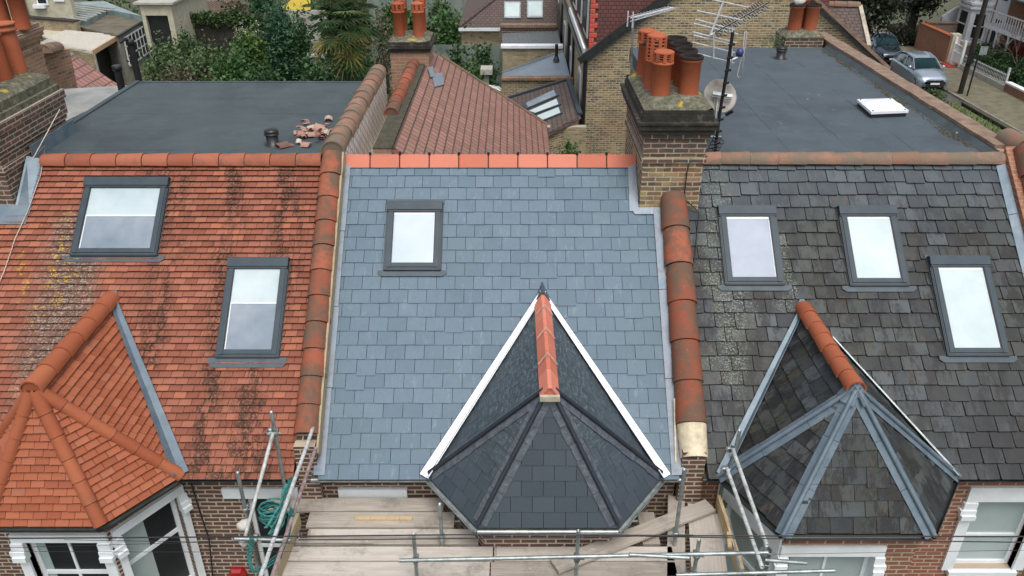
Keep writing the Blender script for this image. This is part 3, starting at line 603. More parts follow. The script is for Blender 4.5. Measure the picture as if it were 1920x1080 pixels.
# ------------------------------------------------------------------ MIDDLE HOUSE: new slates
XM0, XM1 = -2.60, 2.24
house_m = thing('terraced_house', 'middle terraced house with a new blue-grey slate roof and white valley strips', 'house', (0, -3.5, 0))
mb = MB(); tile_face(mb, [V((XM0, YE-.04, slope_z(YE-.04))), V((XM1, YE-.04, slope_z(YE-.04))), V((XM1, -.06, slope_z(-.06))), V((XM0, -.06, slope_z(-.06)))], .210, .272, .013, .006, .0065, .002, .004, slip=.001)
roof_m = mb.build('roof', [M['slate_new'], M['soot']], house_m)
mb = MB(); round_run(mb, (XM0-.05, .0, ZR+.02), (1.93, .0, ZR+.02), .115, .455, square=True, join=.012, rnd=0) if False else round_run(mb, (XM0-.05, .0, ZR+.0), (1.93, .0, ZR+.0), .118, .455, square=True, join=.008, flare=1.0); mb.build('ridge_tiles', M['terra_new'], roof_m)
for k in range(1, 10):
    mb = MB(); x = XM0 - .05 + 4.58*k/10
    mb.beam((x-.006, -.14, ZR-.075), (x-.006, -.02, ZR+.095), .014, .010, (0, -1, 1)); mb.tube([(x-.006, -.02, ZR+.09), (x-.006, .0, ZR+.125)], .02, 6); mb.build('ridge_clip', M['soot'], roof_m)
skylight(house_m, (727, 385), (829, 385), (724, 508), (825, 508), 'pane_bright', .095, topflash=.06, winglow=.10)
mb = MB(); mb.box((-2.60, .12, 8.0), (2.0, .30, 9.2)); mb.build('ridge_upstand', M['far_slate'], house_m)
# lead strips beside the slates
mb = MB()
for k in range(4):
    va, vb = -4.83 + k*1.2, -4.83 + (k+1)*1.2 - .008
    U, W, n = frame_axes(); P = lambda x, v, z: P0 + U*x + W*v + n*z
    x1 = XM0 + .09 + .01*(k % 2); mb.slab([P(XM0-.06, va, .03+.004*k), P(x1, va, .03+.004*k), P(x1, vb, .03+.004*k), P(XM0-.06, vb, .03+.004*k)], .01, n, random.random())
mb.build('lead_flashing', M['lead_blue'], house_m)
mb = MB()
for k in range(3):
    va, vb = -4.83 + k*1.33, -4.83 + (k+1)*1.33 - .008; x0 = XM1 - .10
    mb.slab([P(x0, va, .03+.005*k), P(XM1+.06, va, .06+.005*k), P(XM1+.06, vb, .06+.005*k), P(x0, vb, .03+.005*k)], .01, n, random.random())
mb.slab([P(1.80, -.84, .035), P(2.24, -.84, .04), P(2.24, -.95, .035), P(1.86, -.95, .03)][::-1], .012, n); mb.slab([P(1.78, -.9, .03), P(1.92, -.9, .035), P(1.92, -.05, .045), P(1.80, -.05, .035)], .012, n)
mb.build('lead_flashing', M['lead_blue'], house_m)
ap, he, cs = bay_geometry((1017, 556), (1021, 728), [(803, 893), (895, 988), (1160, 990), (1243, 900)]); he.x = ap.x + .01
cs[1].y = cs[2].y = (cs[1].y + cs[2].y)/2
brm, fn = bay_roof(house_m, ap, he, cs, 'slate_dark', .200, .272, .011, gap=.006, jit=.0015, thick=.008)
mb = MB(); round_run(mb, he + V((0, -.12, .015)), ap + V((0, .06, .015)), .105, .42, square=True, flare=1.0, join=.006); mb.build('ridge_tiles', M['terra_new'], brm)
mb = MB()
for k in (1, 2, 3):
    y = he.y - .12 + (ap.y + .06 - he.y + .12)*k/4
    for s in (-1, 1): mb.beam((he.x, y+.05, LR+.098), (he.x + s*.12, y-.0, LR-.045), .012, .006, (0, 0, 1))
mb.build('mortar_joints', M['cement'], brm)
mb = MB(); mb.beam(he + V((-.12, -.140, -.08)), he + V((.12, -.140, -.08)), .05, .07, (0, 0, 1)); mb.build('ridge_mortar', M['cement'], brm)
for k, c in enumerate(cs):
    mb = MB(); a = he + (c-he)*.02; b = c - (c-he)*.03; wing(mb, a, b, fn[k], fn[k+1], .105, .022, .004, 8)
    hp = mb.build('hip_flashing', M['lead_dark'], brm)
    up = (fn[k] + fn[k+1]).normalized(); mb = MB(); mb.tube([a + up*.045, (a+b)/2 + up*.047, b + up*.045], .030, 8); mb.build('lead_roll', M['lead_roll'], hp)
valley(house_m, ap, cs[0], 'white_gloss', .10, .03, .055, .04); valley(house_m, ap, cs[3], 'white_gloss', .10, .03, .055, .04)
mb = MB(); mb.slab([ap + V((-.14, -.10, -.05)), ap + V((0, -.12, .15)), ap + V((.0, .16, .16))], .015); mb.slab([ap + V((0, -.12, .15)), ap + V((.14, -.10, -.05)), ap + V((.0, .16, .16))], .015); mb.build('lead_cap', M['lead_dark'], brm)
BAY_M = cs; im = inset(cs)
mb = MB(); pL = on_y(640, 925, -3.5).x; pR = on_y(760, 925, -3.5).x
wall_open(mb, (XM0-.1, -3.5), im[0], 0, zt, .22, [(pL - XM0 + .1, pR - XM0 + .1, 3.6, 5.70)]); wall_open(mb, im[0], im[1], 0, zt, .22, [])
Lf = (V(im[2]) - V(im[1])).length; wall_open(mb, im[1], im[2], 0, zt, .22, [(.15, Lf-.15, 4.2, 5.8)]); wall_open(mb, im[2], im[3], 0, zt, .22, []); wall_open(mb, im[3], (XM1+.05, -3.5), 0, zt, .22, [])
mb.build('wall', M['brick_front'], house_m)
mb = MB(); mb.box((pL-.03, -3.55, 5.702), (pR+.03, -3.46, 5.90)); mb.build('lintel', M['white_paint'], house_m); window(house_m, (XM0-.1, -3.5), im[0], pL - XM0 + .1, pR - XM0 + .1, 3.6, 5.70, 'pane_dark')
window(house_m, im[1], im[2], .15, Lf-.15, 4.2, 5.8, 'pane_dark', .08, 2, .5)
soffit(house_m, BAY_M, im, XM1+.05, XM0-.1, 'steel')
mb = MB(); mb.beam((XM0, -3.60, 6.10), (im[0][0], -3.60, 6.10), .09, .06, (0, 0, 1)); mb.build('cornice', M['corbel'], house_m)

# ------------------------------------------------------------------ RIGHT HOUSE: weathered slates
XR0, XR1 = 2.62, 7.62
house_r = thing('terraced_house', 'terraced house with an old stained slate roof, three skylights and broad lead hips', 'house', (5.1, -3.5, 0))
mb = MB(); tile_face(mb, [V((XR0, YE-.04, slope_z(YE-.04))), V((XR1, YE-.04, slope_z(YE-.04))), V((XR1, -.06, slope_z(-.06))), V((XR0, -.06, slope_z(-.06)))], .214, .300, .026, .009, .012, .007, .026, slip=.006, wj=.03)
roof_r = mb.build('roof', [M['slate_old'], M['soot']], house_r)
mb = MB(); round_run(mb, (7.62, -.0, ZR-.01), (2.80, -.0, ZR-.01), .125, .43, arc=95, rj=.006); mb.build('ridge_tiles', M['terra_grime'], roof_r)
skylight(house_r, (1348, 393), (1450, 393), (1357, 535), (1467, 535), 'pane_lilac', .095)
skylight(house_r, (1572, 393), (1676, 393), (1590, 537), (1698, 537), 'pane_white', .095)
skylight(house_r, (1737, 487), (1848, 487), (1775, 668), (1886, 668), 'pane_white', .10, topflash=.03)
ap, he, cs = bay_geometry((1505, 578), (1605, 732), [(1352, 893), (1470, 1000), (1745, 1000), (1800, 907)]); 
cs[1].y = cs[2].y = (cs[1].y + cs[2].y)/2; he.x = ap.x + .02
brr, fn = bay_roof(house_r, ap, he, cs, 'slate_old', .205, .285, .020, .018, .005, .006, thick=.009)
mb = MB(); round_run(mb, he + V((0, -.0, .0)), ap + V((0, .02, .0)), .115, .30, arc=95, rj=.006); mb.build('ridge_tiles', M['terra_bay'], brr)
for k, c in enumerate(cs):
    mb = MB(); a = he + (c-he)*.0; b = c + (c-he)*.02; wing(mb, a, b, fn[k], fn[k+1], .10, .024, .005, 3)
    hp = mb.build('hip_flashing', M['lead'], brr); up = (fn[k] + fn[k+1]).normalized()
    mb = MB(); mb.tube([a + up*.045, b + up*.045], .032, 8); mb.build('lead_roll', M['lead'], hp)
mb = MB()
for k, c in enumerate(cs):
    d_ = (c-he).normalized(); s_ = d_.cross(V((0, 0, 1))).normalized()*.085; a_ = he + d_*.24 + V((0, 0, .05)); b_ = he + V((0, .06, .09)); mb.slab([a_ - s_, a_ + s_, b_ + s_*.8, b_ - s_*.8], .02, None)
mb.build('lead_cap', M['lead'], brr)
valley(house_r, ap, cs[0], 'lead', .085, .03, .05); valley(house_r, ap, cs[3], 'steel', .05, .03, .05)
mb = MB(); mb.slab([ap + V((-.12, -.10, -.0)), ap + V((.12, -.10, .0)), ap + V((.0, .16, .14))], .015); mb.build('lead_cap', M['lead'], brr)
BAY_R = cs; ir = inset(cs, .10)
mb = MB(); Lf = (V(ir[2]) - V(ir[1])).length; Ll = (V(ir[1]) - V(ir[0])).length
x0 = on_y(1815, 980, -3.5).x; x1 = on_y(1925, 980, -3.5).x
wall_open(mb, (XR0-.05, -3.5), ir[0], 0, zt, .22, []); wall_open(mb, ir[0], ir[1], 0, zt, .22, [(.12, Ll-.1, 4.2, 5.82)]); wall_open(mb, ir[1], ir[2], 0, zt, .22, [(.02, 1.28, 4.2, 5.82)]); wall_open(mb, ir[2], ir[3], 0, zt, .22, [])
wall_open(mb, ir[3], (7.6, -3.5), 0, zt, .22, [(x0-ir[3][0], x1-ir[3][0]+.05, 4.3, 5.66)])
mb.build('wall', M['brick_front_red'], house_r)
surround(house_r, ir[0], ir[1], .12, Ll-.1, 4.2, 5.82, .10, .03, .30, False); window(house_r, ir[0], ir[1], .12, Ll-.1, 4.2, 5.82, 'pane_green', .09, 0, .5)
surround(house_r, ir[1], ir[2], .10, 1.22, 4.2, 5.82, .10, .04, .16); window(house_r, ir[1], ir[2], .10, 1.22, 4.2, 5.82, 'pane_green', .09, 1, .35)
surround(house_r, ir[3], (7.6, -3.5), x0-ir[3][0], x1-ir[3][0]+.05, 4.3, 5.66, .16, .04, .26); window(house_r, ir[3], (7.6, -3.5), x0-ir[3][0], x1-ir[3][0]+.05, 4.3, 5.66, 'pane_green', .10, 0, .42)
soffit(house_r, BAY_R, ir, 7.6, XR0-.05)
# flat roof of the right house
xr_b = on_z(1550, 66, 9.4)
mb = MB(); mb.box((2.85, .08, 9.12), (7.55, 7.85, 9.40)); mb.build('flat_roof', M['felt_seamed'], house_r)
mb = MB(); mb.box((2.9, .12, 1.0), (3.0, 7.7, 9.118)); mb.box((3.01, 7.6, 1.0), (7.5, 7.7, 9.118)); mb.build('dormer_wall', M['brick_stock'], house_r)
# ================================================================== party walls
def slope_wall(mb, x0, x1, ya, yb, up, below=1.2):
    a, b = slope_z(ya) + up, slope_z(yb) + up
    mb.add([V((x0, ya, a-below)), V((x1, ya, a-below)), V((x1, yb, b-below)), V((x0, yb, b-below)), V((x0, ya, a)), V((x1, ya, a)), V((x1, yb, b)), V((x0, yb, b))],
           [(0,3,2,1),(4,5,6,7),(0,1,5,4),(1,2,6,5),(2,3,7,6),(3,0,4,7)])
pw = thing('party_wall', 'party wall between red tiled and new slate roofs, topped with rounded terracotta coping', 'party wall', (-2.75, -1.5, 0))
mb = MB(); slope_wall(mb, -2.90, -2.62, -3.50, 0.0, .20, 1.5); mb.box((-2.90, 0.0, 5.0), (-2.62, 4.66, 9.58)); mb.box((-2.90, -3.62, 4.0), (-2.62, -3.50, 6.72)); mb.build('brick_core', M['brick_front'], pw)
mb = MB(); round_run(mb, (-2.75, -3.42, slope_z(-3.42)+.23), (-2.75, -.12, slope_z(-.12)+.23), .162, .385, arc=98, rj=.006); mb.build('coping_tiles', M['terra_dirty'], pw)
mb = MB(); round_run(mb, (-2.75, -.16, 9.58), (-2.75, 4.72, 9.60), .165, .40, arc=98, rj=.006); mb.build('rear_coping_tiles', M['terra_grime'], pw)['label'] = 'grimy brown level coping along the flat roof'
mb = MB(); mb.box((-2.619, .02, 6.5), (-2.595, 4.6, 9.56)); mb.build('roughcast_face', M['diamond'], pw)
mb = MB(); ya, yb = -3.55, -.05; mb.beam((-2.585, ya, slope_z(ya)+.10), (-2.585, yb, slope_z(yb)+.10), .03, .17, (0, 0, 1)); mb.build('batten', M['timber_dirty'], pw)
pc = thing('party_wall', 'party wall below the central chimney with wide terracotta coping and cream mortar', 'party wall', (2.42, -2, 0))
mb = MB(); slope_wall(mb, 2.25, 2.60, -3.50, -.5, .12, 1.5); mb.box((2.27, -3.66, 4.0), (2.58, -3.50, 6.66)); mb.build('brick_core', M['brick_front'], pc)
mb = MB(); round_run(mb, (2.44, -3.26, slope_z(-3.26)+.15), (2.44, -.60, slope_z(-.60)+.15), .190, .55, arc=92, rj=.008); mb.build('coping_tiles', M['terra_dirty'], pc)
mb = MB(); round_run(mb, (2.44, -3.60, slope_z(-3.60)+.13), (2.44, -3.25, slope_z(-3.25)+.13), .20, .4, arc=100, flare=.92); mb.slab([V((2.21, -3.6, 6.45)), V((2.23, -3.2, 6.85)), V((2.24, -3.0, 7.05)), V((2.24, -3.2, 6.70)), V((2.22, -3.6, 6.30))], .02); mb.build('mortar_end', M['mortar'], pc)
pr = thing('party_wall', 'party wall along the right edge of the old slate roof with brown coping', 'party wall', (7.8, 1, 0))
mb = MB(); slope_wall(mb, 7.62, 8.1, -3.6, 0, .22, 1.6); mb.box((7.64, 0.0, 0.0), (7.9, 8.9, 9.50)); mb.build('brick_core', M['brick_red_wall'], pr)
mb = MB()
for k in range(16):
    ya = .25 + k*.54; mb.box((7.61+random.uniform(-.01, .01), ya, 9.50), (7.94+random.uniform(-.01, .01), ya+.535, 9.56+random.uniform(-.004, .004)), random.random())
mb.build('coping_stones', M['coping_brown'], pr)
mb = MB(); mb.add([V((7.50, .1, 9.404)), V((7.50, 7.8, 9.404)), V((7.605, 7.8, 9.498)), V((7.605, .1, 9.498)), V((7.625, .1, 9.40)), V((7.625, 7.8, 9.40))], [(0, 3, 2, 1), (0, 4, 3), (1, 2, 5)]); mb.build('felt_upstand', M['felt'], pr)
mb = MB(); round_run(mb, (7.92, -3.6, slope_z(-3.6)+.26), (7.92, -.05, slope_z(-.05)+.26), .20, .50, arc=95, rj=.01); mb.build('coping_tiles', M['terra_dirty'], pr)
mb = MB(); round_run(mb, (7.96, -.0, 9.54), (7.96, .6, 9.54), .18, .45, arc=95, rj=.01); mb.build('end_coping', M['terra_grime'], pr)
mb = MB(); U, W, n = frame_axes(); P = lambda x, v, z: P0 + U*x + W*v + n*z
for k in range(5): va = -4.8 + k*.96; mb.slab([P(7.50, va, .035), P(7.64, va, .09), P(7.64, va+.95, .09), P(7.50, va+.95, .035)], .012, n, random.random())
mb.build('flashing', M['lead'], pr)
# ================================================================== chimneys
def corbelled(mb, x0, x1, y0, y1, levels):
    for e, z0, z1 in levels: mb.box((x0-e, y0-e, z0), (x1+e, y1+e, z1), random.random())
def pot_prof(h, r, collar=True):
    return [(r*.98, -.06), (r*1.0, 0), (r*.97, h*.3), (r*.93, h*.78), (r*.93, h*.83), (r*1.12, h*.85), (r*1.14, h*.90), (r*.98, h*.91), (r*1.0, h*.96), (r*1.10, h*.965), (r*1.10, h), (r*.86, h), (r*.82, h*.75), (r*.8, .02), (0, .02)]
def open_pot(h, r):
    return [(r*.97, -.06), (r*.98, 0), (r*.99, h*.85), (r*1.12, h*.87), (r*1.16, h*.93), (r*1.10, h), (r*.96, h), (r*.90, h*.9), (r*.86, .02), (0, .02)]
def add_pot(ch, x, y, z, h, r, kind, mat='pot', rn=None, label=None):
    mb = MB(); rn = random.random() if rn is None else rn
    if kind == 'collared': mb.lathe((x, y, z), pot_prof(h, r), 24, rn)
    elif kind == 'open': mb.lathe((x, y, z), open_pot(h, r), 24, rn)
    elif kind == 'capped':
        mb.lathe((x, y, z), [(r*.98, -.06), (r, 0), (r*.95, h*.70), (r*1.14, h*.72), (r*1.16, h*.76), (r*.96, h*.77), (r*.96, h*.80)], 24, rn)
        for k in range(3): zz = h*(.80 + .055*k); mb.lathe((x, y, z), [(r*.80, zz), (r*1.02, zz+.004), (r*1.04, zz+h*.018), (r*.80, zz+h*.022)], 24, rn)
        for k in range(8): t = k*math.pi/4; mb.beam((x+math.cos(t)*r*.86, y+math.sin(t)*r*.86, z+h*.78), (x+math.cos(t)*r*.86, y+math.sin(t)*r*.86, z+h*.97), .05, .03, (math.cos(t), math.sin(t), 0), rn)
        mb.lathe((x, y, z), [(r*1.08, h*.955), (r*1.1, h*.985), (r*.95, h), (r*.4, h*1.03), (0, h*1.035)], 24, rn)
    elif kind == 'louvre':
        mb.lathe((x, y, z), [(r*.98, -.06), (r, 0), (r*.95, h*.50), (r*1.12, h*.52), (r*1.12, h*.55), (r*.95, h*.56)], 24, rn)
        for k in range(6): zz = h*(.57 + .065*k); mb.lathe((x, y, z), [(r*.78, zz), (r*1.03, zz+.002), (r*1.05, zz+h*.022), (r*.78, zz+h*.03)], 24, rn)
        for k in range(8): t = k*math.pi/4+.2; mb.beam((x+math.cos(t)*r*.9, y+math.sin(t)*r*.9, z+h*.55), (x+math.cos(t)*r*.9, y+math.sin(t)*r*.9, z+h*.97), .05, .03, (math.cos(t), math.sin(t), 0), rn)
        mb.lathe((x, y, z), [(r*1.06, h*.955), (r*1.1, h*.985), (r*.95, h), (r*.4, h*1.04), (0, h*1.045)], 24, rn)
    elif kind == 'hooded':
        mb.lathe((x, y, z), open_pot(h*.8, r), 24, rn); vs = []; n = 12
        for yy in (-r*1.15, r*1.15):
            for k in range(n+1): t = math.pi*k/n; vs.append((x+math.cos(t)*r*1.05, y+yy, z+h*.80+math.sin(t)*r*.95))
        mb.add(vs, [(k, k+1, n+2+k, n+1+k) for k in range(n)], rn, True)
    o = mb.build('chimney_pot', M[mat], ch)
    if kind == 'open':
        g = MB(); g.lathe((x, y, z), [(r*.90, h*.80), (r*.90, h*.985), (r*.97, h*1.003), (r*1.12, h*1.0), (r*1.185, h*.94), (r*1.165, h*.925)], 24); g.build('sooty_rim', M['soot'], o)
    if label: o['label'] = label
    return o
cc = thing('chimney', 'central brick chimney with eight terracotta pots and a mossy cap between the slate roofs', 'chimney', (2.33, .2, 8.7))
X0, X1, Y0, Y1 = 1.93, 2.82, -.66, 1.25
mb = MB(); mb.box((X0, Y0, 8.0), (X1, Y1, 9.98)); mb.build('stack', M['brick_chimney'], cc)
mb = MB(); corbelled(mb, X0, X1, Y0, Y1, [(.03, 9.60, 9.66), (.015, 9.72, 9.98), (.05, 9.981, 10.05)]); mb.build('corbel_courses', M['brick_chimney_dark'], cc)
mb = MB(); corbelled(mb, X0, X1, Y0, Y1, [(.09, 10.051, 10.12), (.115, 10.121, 10.20)]); mb.build('sooty_courses', M['corbel'], cc)
mb = MB(); corbelled(mb, X0, X1, Y0, Y1, [(.135, 10.201, 10.235), (.07, 10.236, 10.33), (.055, 10.331, 10.40)]); mb.build('cap', M['corbel'], cc)
def haunch(x0, x1, y0, y1, z, h, e=.05, sx=10, sy=18):
    mb = MB(); vs = []; 
    for j in range(sy+1):
        for i in range(sx+1):
            u, v = i/sx, j/sy; x = x0-e + (x1-x0+2*e)*u; y = y0-e + (y1-y0+2*e)*v
            d = min(u*(x1-x0), (1-u)*(x1-x0), v*(y1-y0), (1-v)*(y1-y0)); zz = z + h*min(1, (d/.2)**.7) + mnoise.noise(V((x*4, y*4, 3)))*.025*min(1, d/.05)
            vs.append((x, y, zz))
    mb.add(vs, [(j*(sx+1)+i, j*(sx+1)+i+1, (j+1)*(sx+1)+i+1, (j+1)*(sx+1)+i) for j in range(sy) for i in range(sx)], .5, True); return mb
haunch(X0, X1, Y0, Y1, 10.40, .13).build('flaunching', M['cap_moss'], cc)
zp = 10.50
for j, (y, k) in enumerate(((-.30, 'capped'), (.12, 'louvre'), (.54, 'open'), (.96, 'capped'))):
    hh = (.64, .78, .58, .68)[j]; add_pot(cc, 2.12 if j else 2.16, y, zp, hh, .135 if j != 2 else .12, k, 'pot', (.5, .6, .2, .4)[j])
for j, y in enumerate((-.28, .13, .54, .95)): add_pot(cc, 2.57, y, zp, .57, .145, 'open', 'pot', (.55, .15, .3, .1)[j])
# left chimney
c1_ = thing('chimney', 'brick chimney at the left edge with pale lichened cap and plain terracotta pots', 'chimney', (-8.1, .3, 8.7))
X0, X1, Y0, Y1 = -8.65, -7.55, -.64, 1.34
mb = MB(); mb.box((X0, Y0, 7.9), (X1, Y1, 10.0)); mb.build('stack', M['brick_chimney_dark'], c1_)
mb = MB(); corbelled(mb, X0, X1, Y0, Y1, [(.03, 9.42, 9.50), (.03, 9.66, 9.74), (.05, 9.741, 10.001), (.075, 10.002, 10.14)]); mb.build('corbel_courses', M['brick_chimney_dark'], c1_)
mb = MB(); corbelled(mb, X0, X1, Y0, Y1, [(.03, 10.141, 10.23), (-.03, 10.231, 10.36)]); mb.build('cap', M['cap_moss'], c1_)
haunch(X0, X1, Y0, Y1, 10.36, .12, -.03).build('flaunching', M['cap_moss'], c1_)
for y, x in ((1.15, -8.03), (.70, -8.03), (.25, -8.03), (-.2, -8.03), (1.15, -8.45), (.70, -8.45), (.25, -8.45)): add_pot(c1_, x, y, 10.45, .80, .175, 'open' if x < -8.2 else 'collared')
mb = MB(); U, W, n = frame_axes(); P = lambda x, v, z: P0 + U*x + W*v + n*z
mb.slab([P(-7.54, -.95, .03), P(-7.30, -.95, .035), P(-7.28, -.0, .035), P(-7.50, -.0, .12)], .012, n); mb.slab([P(-8.7, -1.12, .05), P(-7.32, -1.12, .03), P(-7.32, -.80, .04), P(-8.7, -.80, .06)], .012, n)
mb.box((-7.475, .02, 9.40), (-7.45, 1.4, 9.62)); mb.build('lead_flashing', M['lead'], c1_)
# chimney behind it
c2_ = thing('chimney', 'lower stepped brick chimney behind the left one with a hooded pot', 'chimney', (-9.3, 4.5, 7))
pA = on_y(90, 85, 4.2)
mb = MB(); pA.x -= .42; mb.box((-10.6, 3.7, 6.0), (pA.x-.12, 4.9, 10.35)); mb.build('stack', M['brick_orange'], c2_)
mb = MB(); corbelled(mb, -10.6, pA.x-.12, 3.7, 4.9, [(.03, 10.05, 10.12), (.05, 10.22, 10.30), (.08, 10.301, 10.38), (.10, 10.381, 10.46), (.05, 10.461, 10.54)]); mb.build('cap', M['brick_orange'], c2_)
haunch(-10.6, pA.x-.12, 3.7, 4.9, 10.54, .08, -.02, 8, 8).build('flaunching', M['cap_moss'], c2_)
for px, yy, k in ((46, 4.35, 'hooded'), (12, 4.35, 'open'), (-22, 4.3, 'open')): p = on_y(px, 60, yy); add_pot(c2_, p.x, yy, 10.60, .72, .15, k)
# rear chimney
c3_ = thing('chimney', 'small rear brick chimney with four bright terracotta pots on the outrigger ridge', 'chimney', (-2.2, 6.4, 7))
a = on_y(735, 150, 6.0); b = on_y(806, 150, 6.0); X0, X1, Y0, Y1 = a.x, b.x, 6.0, 7.0; zt3 = on_y(770, 84, 6.0).z
mb = MB(); mb.box((X0, Y0, 5), (X1, Y1, zt3-.12)); mb.build('stack', M['brick_orange'], c3_)
mb = MB(); corbelled(mb, X0, X1, Y0, Y1, [(.04, zt3-.16, zt3-.08), (.08, zt3-.079, zt3), (.04, zt3+.001, zt3+.06)]); mb.build('cap', M['corbel'], c3_)
haunch(X0, X1, Y0, Y1, zt3+.06, .10, .02, 8, 8).build('flaunching', M['cap_moss'], c3_)
for x in (X0+.2, X1-.22):
    for y in (6.25, 6.75): add_pot(c3_, x, y, zt3+.12, .72, .125, 'capped')
# right far pots
c4_ = thing('chimney', 'low chimney with two orange pots at the far corner of the seamed flat roof', 'chimney', (7.4, 8.6, 7))
a = on_z(1482, 80, 9.55); mb = MB(); mb.box((6.62, 8.0, 5.0), (7.56, 8.8, 9.62)); mb.build('stack', M['brick_chimney_dark'], c4_)
haunch(6.62, 7.56, 8.0, 8.8, 9.62, .14, .03, 8, 8).build('flaunching', M['cap_moss'], c4_)
for x in (6.90, 7.28): add_pot(c4_, x, 8.32, 9.72, .62, .165, 'open')
add_pot(c4_, 7.12, 8.62, 9.72, .75, .15, 'open')
mb = MB(); 
for k, (x, y) in enumerate(((6.92, 8.34), (7.0, 8.5))): mb.lathe((x, y, 10.30), [(0, 0), (.10, .02), (.15, .10), (.10, .2), (.0, .24)], 9)
o = mb.build('plastic_bag', M['cloth']); tag(o, 'crumpled white plastic bag caught on the far orange chimney pots', 'bag')
for v in o.data.vertices: v.co += V([mnoise.noise(v.co*12 + V((k*7, 0, 0)))*.05 for k in range(3)])
mb = MB()
for k in range(260):
    p = V((random.gauss(6.4, .14), random.gauss(8.0, .1), 9.42 + random.random()*.22)); q = V([random.uniform(-1, 1) for _ in range(3)]).normalized()*.07; s_ = q.cross(V((0, 0, 1)))*.25; mb.add([p, p+q+s_, p+q*2], [(0, 1, 2)], random.random())
tag(mb.build('weed', M['leaf_olive']), 'weeds growing beside the far orange chimney pots', 'weeds', kind='stuff')
mb = MB()
for k in range(420):
    y = random.uniform(.6, 7.7); x = 7.44 + random.gauss(0, .045) + .04*math.sin(y*3); s_ = random.uniform(.008, .035) * (1.3 if math.sin(y*2.1) > 0 else .6)
    mb.lathe((x, y, 9.402), [(s_, 0), (s_*.8, s_*.4), (0, s_*.55)], 6, random.random())
tag(mb.build('moss', M['moss']), 'line of moss and silt along the foot of the right parapet', 'moss', kind='stuff')
mb = MB()
for k in range(150):
    y = random.uniform(.4, 4.4); x = -2.98 - abs(random.gauss(0, .05)); s_ = random.uniform(.008, .025); mb.lathe((x, y, 9.402), [(s_, 0), (s_*.8, s_*.4), (0, s_*.55)], 6, random.random())
tag(mb.build('silt', M['moss']), 'silt and moss crumbs along the grimy coping of the plain flat roof', 'moss', kind='stuff')
# ================================================================== things on the flat roofs
def vent(x, y, z, s, label):
    t = thing('roof_vent', label, 'vent', (x, y, z), 'black roof vents on the flat roofs'); mb = MB(); mb.lathe((x, y, z), [(.15*s, 0), (.14*s, .012), (.105*s, .02), (.10*s, .22*s)], 16); mb.build('pipe', M['pipe_black'], t)
    mb = MB(); mb.lathe((x, y, z), [(.10*s, .17*s), (.125*s, .175*s), (.128*s, .20*s), (.105*s, .205*s), (.12*s, .23*s), (.115*s, .26*s), (0, .28*s)], 16); mb.build('cowl', M['pipe_black'], t)
p = on_z(512, 271, 9.4); vent(p.x, p.y, 9.4, .95, 'squat black vent on the plain flat roof beside the broken tiles')
p = on_z(1463, 110, 9.4); vent(p.x, p.y, 9.4, 1.0, 'black vent on the seamed flat roof at the right')
h = thing('roof_hatch', 'white square roof hatch with a slightly domed lid on the dark seamed flat roof', 'hatch', (7.0, 2.9, 9.4))
q = [on_z(x, y, 9.52) for x, y in ((1607, 186), (1672, 184), (1704, 207), (1634, 210))]; c_ = sum(q, V((0, 0, 0)))/4
mb = MB(); mb.slab([V((p.x, p.y, 9.47)) for p in [c_ + (p-c_)*.94 for p in q]], .10, V((0, 0, 1))); mb.build('kerb', M['frame_dark'], h)
mb = MB(); mb.slab(q, .045, V((0, 0, 1))); mb.lathe((c_.x, c_.y, 9.521), [(.36, 0), (.33, .02), (.2, .045), (0, .055)], 24); mb.build('lid', M['white_gloss'], h)
mb = MB()
for p in q: w_ = c_ + (p-c_)*.86; mb.lathe((w_.x, w_.y, 9.521), [(.016, 0), (.016, .008), (0, .009)], 8)
mb.build('screw', M['soot'], h)
def tile_shard(seed, L, w):
    random.seed(seed); mb = MB(); o = [V((-L/2 + random.uniform(-.02, .02), -w/2, 0)), V((L/2, -w/2 + random.uniform(-.02, .03), 0)), V((L/2 - random.uniform(0, .08), w/2, 0)), V((-L/2 + random.uniform(0, .05), w/2 - random.uniform(0, .05), 0))]
    if seed % 2:   # curved broken ridge piece
        n = 6; vs = []
        for s_ in (0, 1):
            for rr in (.11, .095):
                for k in range(n+1): t = math.pi*(.1+.8*k/n); vs.append((L*(s_-.5)+random.uniform(-.02, .02), math.cos(t)*rr, math.sin(t)*rr-.03))
        m = n+1; mb.add(vs, [(k, k+1, 2*m+k+1, 2*m+k) for k in range(n)] + [(m+k+1, m+k, 3*m+k, 3*m+k+1) for k in range(n)] + [(k+1, k, m+k, m+k+1) for k in range(n)] + [(2*m+k, 2*m+k+1, 3*m+k+1, 3*m+k) for k in range(n)], random.random())
    else: mb.slab(o, .014, None, random.random())
    return mb
_t = NT('broken_clay'); M['shard'] = _t.out(_t.ramp(_t.math('FRACT', _t.math('MULTIPLY', _t.n('ObjectInfo').outputs['Random'], 1.0)), [(0, (.14, .075, .06)), (.4, (.34, .17, .125)), (.75, (.42, .27, .21)), (1, (.52, .45, .38))]), .85, 0, _t.bump(_t.noise(30, 4), .3, .01))
protos = [tile_shard(s_, random.uniform(.14, .24), .12).build('broken_tile', M['shard'], None, (0, 0, 0)) for s_ in range(6)]
random.seed(21)
